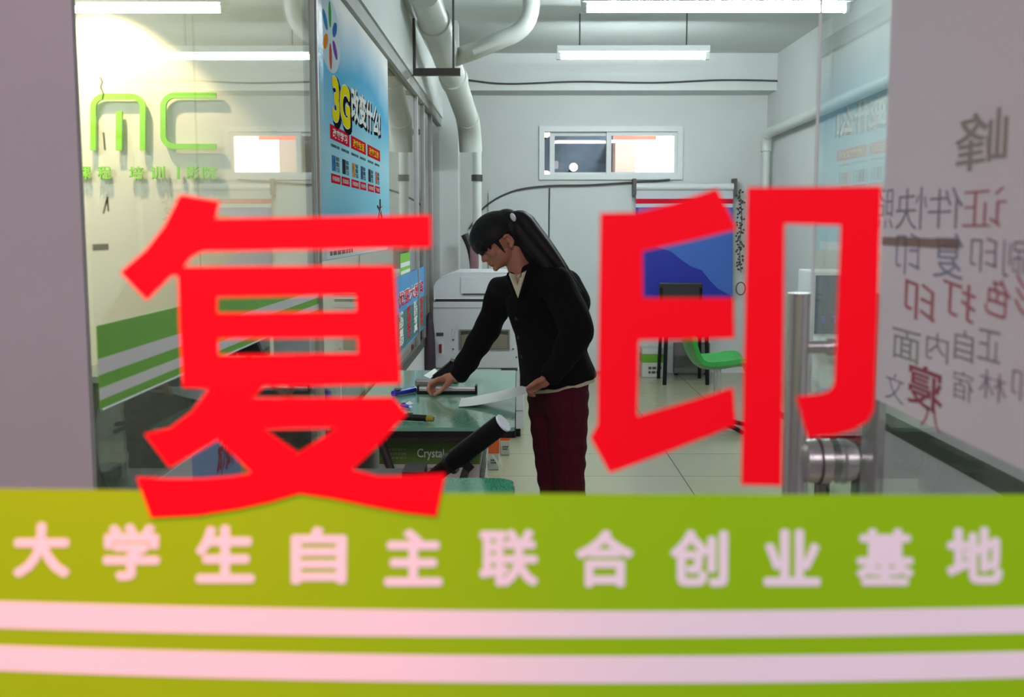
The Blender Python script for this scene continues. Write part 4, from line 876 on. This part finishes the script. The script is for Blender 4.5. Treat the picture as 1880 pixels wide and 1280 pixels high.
obj('hinge_block', B((pl.x-0.07, 2.40, ZT+0.056), (pl.x-0.02, 2.5, ZT+0.09)), M_BLACK, bmch)

# ================================================================== THE WOMAN
MS = mat('skin', (172, 112, 88), 0.5, noise=0.04, scale=20)
MH = mat('black_hair', (8, 7, 8), 0.6, spec=0.25, noise=0.35, scale=60, bump=0.25, stretch=(1, 1, 0.15))
MJ = mat('black_jacket_cloth', (5, 5, 6), 0.9, spec=0.12, noise=0.15, scale=60, bump=0.15)
MTr = mat('burgundy_corduroy', (76, 8, 30), 0.85, spec=0.15, noise=0.15, scale=60, bump=0.3, stretch=(3, 3, 0.3))
MSw = mat('cream_knit', (205, 196, 168), 0.85, noise=0.06, scale=80, bump=0.2)
MSh = mat('dark_shoe', (30, 26, 28), 0.5, noise=0.1)
ML = mat('lips', (168, 92, 84), 0.45, noise=0.05); MBr = mat('brow_hair', (30, 22, 20), 0.6, noise=0.1)
pel = W(1024, 712, 4.0)
per = thing('person', 'person with black ponytail, black jacket and burgundy trousers bending over the green table holding paper', 'person', (pel.x, 4.0, 0))
# head frame
HC = W(920, 435, 3.98); F = Vector((-0.80, -0.16, -0.56)).normalized(); Sd = Vector((0, -1, 0)); Sd = (Sd-F*Sd.dot(F)).normalized(); U = F.cross(Sd); U = U if U.z > 0 else -U
def hp_(f, s, u): return HC+F*f+Sd*s+U*u
def he(f, s, u, rf, rs, ru): return ell_pts(hp_(f, s, u), (F*rf, Sd*rs, U*ru))
neck = W(958, 506, 3.98)
body = [he(0, 0, 0.01, 0.092, 0.073, 0.085), he(0.030, 0, -0.045, 0.060, 0.056, 0.055)+he(0.072, 0, -0.078, 0.014, 0.020, 0.014),
        he(0.045, 0, 0.0, 0.048, 0.058, 0.055), he(0.086, 0, -0.058, 0.012, 0.020, 0.012),
        cap_pts(hp_(0.088, 0, 0.0), 0.006)+cap_pts(hp_(0.1045, 0, -0.034), 0.0075)+cap_pts(hp_(0.086, 0.010, -0.038), 0.007)+cap_pts(hp_(0.086, -0.010, -0.038), 0.007),
        he(0.091, 0, -0.0535, 0.009, 0.017, 0.0055), he(0.089, 0, -0.0645, 0.0085, 0.015, 0.0055), he(0.084, 0, -0.084, 0.011, 0.014, 0.011),
        he(0.062, 0.032, -0.028, 0.022, 0.024, 0.024), he(0.062, -0.032, -0.028, 0.022, 0.024, 0.024)]
for s in (1, -1):   # ears: a rim around a hollow
    for k in range(9):
        a0, a1 = math.radians(-60+30*k), math.radians(-30+30*k)
        if k < 8: body.append(cap_pts(hp_(-0.006-0.012*math.sin(a0), s*(0.077+0.003*math.cos(a0)), -0.024+0.021*math.cos(a0+0.3)), 0.0048)+cap_pts(hp_(-0.006-0.012*math.sin(a1), s*(0.077+0.003*math.cos(a1)), -0.024+0.021*math.cos(a1+0.3)), 0.0048))
    body.append(he(-0.006, s*0.072, -0.025, 0.010, 0.006, 0.018)); body.append(he(-0.001, s*0.074, -0.048, 0.008, 0.006, 0.010))
body += chain([neck+Vector((0.03, 0.03, -0.05)), neck, W(945, 458, 3.98)], [0.045, 0.046, 0.047])
R_ = 0.00204
# torso, slim under the clothes
body += chain([W(972, 530, 3.98), W(1000, 610, 4.0), W(1020, 690, 4.0), W(1024, 725, 4.0)], [0.055, 0.075, 0.09, 0.08])
shR, shL = W(924, 530, 4.12), W(1020, 527, 3.86)
body += chain([shR, W(965, 526, 3.99), shL], [0.036, 0.036, 0.04])
wrR, wrL = W(836, 692, 4.07), W(1006, 694, 3.77)
body += chain([shR, W(890, 605, 4.10), wrR], [0.036, 0.034, 0.023]); body += chain([shL, W(1060, 612, 3.79), wrL], [0.04, 0.036, 0.023])
hips = {'R': W(1006, 735, 4.07), 'L': W(1042, 735, 3.93)}; legs = {}
for k, (kx, ky) in (('R', (1014, 4.06)), ('L', (1045, 3.93))):
    kn_ = W(kx, 880, ky); an = Vector((kn_.x+0.01, ky, 0.09)); legs[k] = (hips[k], kn_, an)
    body += chain([hips[k], kn_, an], [0.055, 0.042, 0.032]); body.append(cap_pts(an+Vector((0.01, 0, -0.045)), 0.032)+cap_pts(an+Vector((-0.13, 0, -0.065)), 0.02))
# hands
def hand_(wr, palm, kn, u, fl, thumb, side, name=None):
    """wr wrist, palm centre, kn list of four knuckles, fl list of four finger polylines, thumb polyline"""
    out = [cap_pts(wr, 0.021)+cap_pts(palm, 0.021)]
    for k in kn: out.append(cap_pts(palm, 0.017)+cap_pts(k, 0.0095))
    out.append([p for k in kn for p in cap_pts(k, 0.0098)]+cap_pts(palm, 0.014))
    for k, f in zip(kn, fl):
        out += chain([k]+f, [0.0092, 0.0084, 0.0076, 0.0064][:len(f)+1])
    out += chain(thumb, [0.012, 0.0095, 0.0085, 0.007][:len(thumb)]); return out
# right hand: knuckles left of the wrist, fingers curled down to pinch at the table
knR = [W(803, 697+1.5*i, 4.045+0.021*i) for i in range(4)]
flR = []
for i in range(4):
    y = 4.045+0.019*i; flR.append([W(789+2*i, 705+1.5*i, y), W(786+4*i, 716+1*i, y-0.004), W(792+5*i, 725-1.2*i, y-0.008)])
body += hand_(wrR, W(820, 696, 4.07), knR, None, flR, [W(824, 704, 4.04), W(815, 712, 4.015), W(807, 719, 4.012), W(798, 725, 4.022)], 1)
# left hand: holding the sheet between thumb and fingers
knL = [W(988-1*i, 700+4.5*i, 3.752+0.010*i) for i in range(4)]
flL = [[W(975-1*i, 709+4*i, 3.752+0.012*i), W(969+1*i, 716+2.8*i, 3.757+0.012*i), W(975+2*i, 722+1.5*i, 3.764+0.010*i)] for i in range(4)]
body += hand_(wrL, W(997, 702, 3.765), knL, None, flL, [W(996, 697, 3.745), W(985, 701, 3.735), W(975, 708, 3.735), W(968, 713, 3.742)], -1)
def paint(me):
    me.materials.clear()
    for p in me.polygons:
        d = p.center-HC; f, s, u = d.dot(F), d.dot(Sd), d.dot(U)
        if f > 0.084 and abs(s) < 0.018 and -0.0695 < u < -0.0495: p.material_index = 1
        elif f > 0.05 and 0.018 < abs(s) < 0.048 and (-0.0125 < u-0.006 < -0.008 or 0.012 < u < 0.018): p.material_index = 2
per_body = blob('body', body, [MS, ML, MBr], per, 0.0034, 3, paint)
# hair
dome = [hp_(0.015+0.1*q.x, 0.088*q.y, 0.02+0.085*q.z) for q in icopts() if 0.02+0.085*q.z > -0.012]
hair = [dome, he(-0.05, 0, -0.005, 0.062, 0.08, 0.088), he(0.085, 0.02, 0.018, 0.026, 0.05, 0.03), he(0.085, -0.02, 0.018, 0.026, 0.05, 0.03),
        cap_pts(W(950, 430, 3.98), 0.05)+cap_pts(W(974, 462, 3.98), 0.048), cap_pts(W(974, 462, 3.98), 0.048)+cap_pts(W(1010, 490, 3.97), 0.03)]
for s in (1, -1):
    hair += [cap_pts(hp_(0.034, s*0.068, -0.002), 0.009)+cap_pts(hp_(0.030, s*0.066, -0.055), 0.003)]
for k in range(-4, 5):   # separate locks of the fringe
    hair.append(cap_pts(hp_(0.082-abs(k)*0.006, k*0.0135, 0.03), 0.012)+cap_pts(hp_(0.099-abs(k)*abs(k)*0.0022, k*0.0135, -0.011-random.uniform(0, 0.006)), 0.005))
blob('hair', hair, MH, per, 0.0042, 3)
pts = spline([W(938, 400, 3.97), W(954, 404, 3.95), W(972, 428, 3.94), W(1000, 462, 3.92), W(1030, 499, 3.90), W(1064, 543, 3.89)], 4); N = len(pts)
pony = []
for off, dd in ((0.0, 0.0), (-0.016, 0.012), (0.014, 0.004), (0.008, -0.02), (-0.02, -0.012)):
    pp = [p+Vector((off*min(1, i/6), dd*min(1, i/5), off*0.9*min(1, i/6))) for i, p in enumerate(pts)]
    rr = [0.02+0.012*math.sin(math.pi*min(1, i/N*1.2))-0.016*(i/N)**2 for i in range(N)]
    pony += chain(pp, rr)
blob('ponytail', pony, MH, per, 0.0045, 2)
ck = W(942, 399, 3.885)
obj('hair_clip', hull([ck+Vector((q.x*0.011, q.y*0.012-0.0, q.z*0.014-q.x*0.006)) for q in icopts()]), M_WHITE, per, smooth=True)
# jacket
def ring(c, rx, ry, tilt=0.0, n=28): return [Vector(c)+Vector((rx*math.cos(2*math.pi*i/n), ry*math.sin(2*math.pi*i/n), tilt*rx*math.cos(2*math.pi*i/n))) for i in range(n)]
jk = chain([W(978, 562, 3.99), W(1000, 600, 4.0)], [0.100, 0.112])
jk.append(cap_pts(W(1000, 600, 4.0), 0.112)+ring(W(1014, 643, 4.0), 0.134, 0.125))
jk.append(ring(W(1014, 643, 4.0), 0.134, 0.125)+ring(W(1023, 680, 4.0), 0.142, 0.135, 0.1))
jk.append(ring(W(1023, 680, 4.0), 0.142, 0.135, 0.1)+ring(W(1025, 703, 4.0), 0.144, 0.14, 0.17)+ring(W(1025, 696, 4.0), 0.144, 0.14, 0.17))
jk += chain([W(917, 533, 4.12), W(950, 533, 4.02), W(985, 520, 3.97), W(1022, 524, 3.86)], [0.052, 0.06, 0.068, 0.066])
jk += chain([W(1000, 505, 4.06), W(1035, 545, 4.0), W(1030, 620, 4.0)], [0.05, 0.085, 0.11])
jk += chain([W(917, 533, 4.12), W(908, 575, 4.12), W(890, 612, 4.10), W(866, 650, 4.09), W(845, 684, 4.075)], [0.052, 0.054, 0.052, 0.046, 0.041])
jk += chain([W(1022, 524, 3.86), W(1046, 570, 3.82), W(1060, 607, 3.79), W(1038, 652, 3.78), W(1014, 686, 3.772)], [0.066, 0.066, 0.062, 0.05, 0.041])
jk += chain([W(1005, 505, 4.0), W(1036, 524, 3.95), W(1042, 560, 3.94)], [0.05, 0.066, 0.086])
# collar
jk += chain([W(938, 508, 3.93), W(948, 540, 3.885)], [0.018, 0.014]); jk += chain([W(968, 496, 3.89), W(962, 520, 3.885), W(951, 545, 3.885)], [0.02, 0.02, 0.014]); jk += chain([W(968, 496, 3.90), W(990, 482, 3.99), W(972, 488, 4.07), W(940, 506, 4.04)], [0.02, 0.026, 0.024, 0.02])
def folds(me):
    for v in me.vertices:
        c = v.co; n = v.normal
        v.co = c+n*(0.0022*math.sin(c.z*55+c.x*30)*math.sin(c.y*25+c.x*18)+0.0016*math.sin(c.x*90+c.z*40))
jacket = blob('jacket', jk, MJ, per, 0.006, 3, folds)
# buttons and sweater seen in the neckline, laid on the jacket front
def tree(o): return BVHTree.FromPolygons([v.co+wloc(o) for v in o.data.vertices], [p.vertices[:] for p in o.data.polygons])
skin_ = [c for c in bpy.data.objects if c.name == 'body' and c.parent == per][0] if any(c.name == 'body' and c.parent == per for c in bpy.data.objects) else per_body
bv = tree(jacket); bv2 = tree(skin_)
def on_jacket(px, py, lift):
    d = ray(px, py).normalized(); h = [q[3] for q in (bv.ray_cast(C0, d), bv2.ray_cast(C0, d)) if q[0]]
    return C0+d*((min(h) if h else 3.9)-lift)
V = [(933, 500), (966, 497), (951, 545)]
bm = bmesh.new(); n = 10; rows = []
for j in range(n+1):
    f = j/n; l = Vector(V[0]).lerp(Vector(V[2]), f); r = Vector(V[1]).lerp(Vector(V[2]), f); rows.append([bm.verts.new(on_jacket(l.x+(r.x-l.x)*i/n, l.y+(r.y-l.y)*i/n + (3*math.sin(math.pi*i/n)*(1-f)*2), 0.005 if 0 < i < n else 0.001)) for i in range(n+1)])
for j in range(n):
    for i in range(n):
        try: bm.faces.new((rows[j][i], rows[j][i+1], rows[j+1][i+1], rows[j+1][i]))
        except Exception: pass
bmesh.ops.remove_doubles(bm, verts=bm.verts, dist=1e-5); bmesh.ops.recalc_face_normals(bm, faces=bm.faces); bmesh.ops.solidify(bm, geom=bm.faces[:], thickness=-0.002)
obj('sweater', bm, MSw, per, smooth=True)
for px, py in ((948, 585), (952, 620), (958, 655)):
    c_ = on_jacket(px, py, 0.001); d = ray(px, py).normalized(); obj('button', T([c_+d*0.003, c_-d*0.003], 0.008, 12), M_BLACK, jacket)
obj('shirt_hem', hull(ring(W(1026, 700, 4.0), 0.136, 0.132, 0.15)+ring(W(1027, 709, 4.0), 0.134, 0.13, 0.17)), MSw, per, smooth=True)
# trousers
tr_ = [ring(W(1025, 700, 4.0), 0.118, 0.12, 0.1)+cap_pts(W(1010, 735, 4.06), 0.082)+cap_pts(W(1040, 735, 3.94), 0.082)]
for k in 'RL':
    h_, k_, a_ = legs[k]; c_ = k_.lerp(a_, 0.35)
    tr_ += chain([h_, h_.lerp(k_, 0.5), k_, c_+Vector((0.012, 0, 0)), a_+Vector((0, 0, 0.02))], [0.080, 0.070, 0.058, 0.055, 0.045])
def cord(me):
    for v in me.vertices:
        v.co = v.co+v.normal*(0.003*math.sin(v.co.z*95+v.co.y*20)*(0.4+0.6*math.sin(v.co.x*40+v.co.z*13)**2))
blob('trousers', tr_, MTr, per, 0.006, 3, cord)
for k in 'RL':
    a_ = legs[k][2]
    blob('shoe', [cap_pts(a_+Vector((0.02, 0, -0.05)), 0.038)+cap_pts(a_+Vector((-0.06, 0, -0.052)), 0.036)+cap_pts(a_+Vector((-0.15, 0, -0.062)), 0.026), chain([a_+Vector((0.005, 0, -0.03)), a_], [0.04, 0.036])[0]], MSh, per, 0.005, 3)
# sheet held in the left hand
A = W(986, 716, 3.77); Bc = on(842, 748); bm = bmesh.new(); g = []
for i in range(17):
    f = i/16; row = []
    for j in range(9):
        s = j/8
        x = A.x+(Bc.x-A.x)*f; zc_ = ZT+0.004+(A.z-ZT-0.004)*(1-f)**1.5
        y = 3.765+0.04*f+s*0.19
        z = zc_+0.006*s*math.sin(math.pi*f)-0.006*math.sin(math.pi*s)*(1-f)
        row.append(bm.verts.new((x, y, max(ZT+0.003, z))))
    g.append(row)
for i in range(16):
    for j in range(8): bm.faces.new((g[i][j], g[i+1][j], g[i+1][j+1], g[i][j+1]))
bmesh.ops.recalc_face_normals(bm, faces=bm.faces); bmesh.ops.solidify(bm, geom=bm.faces[:], thickness=0.0008)
tag(obj('paper_sheet', bm, M_PAPER, smooth=True), 'curling white paper sheet held in the left hand of the person', 'paper')

bpy.data.scenes.remove(TMP)
for m in list(bpy.data.meshes):
    if m.users == 0: bpy.data.meshes.remove(m)
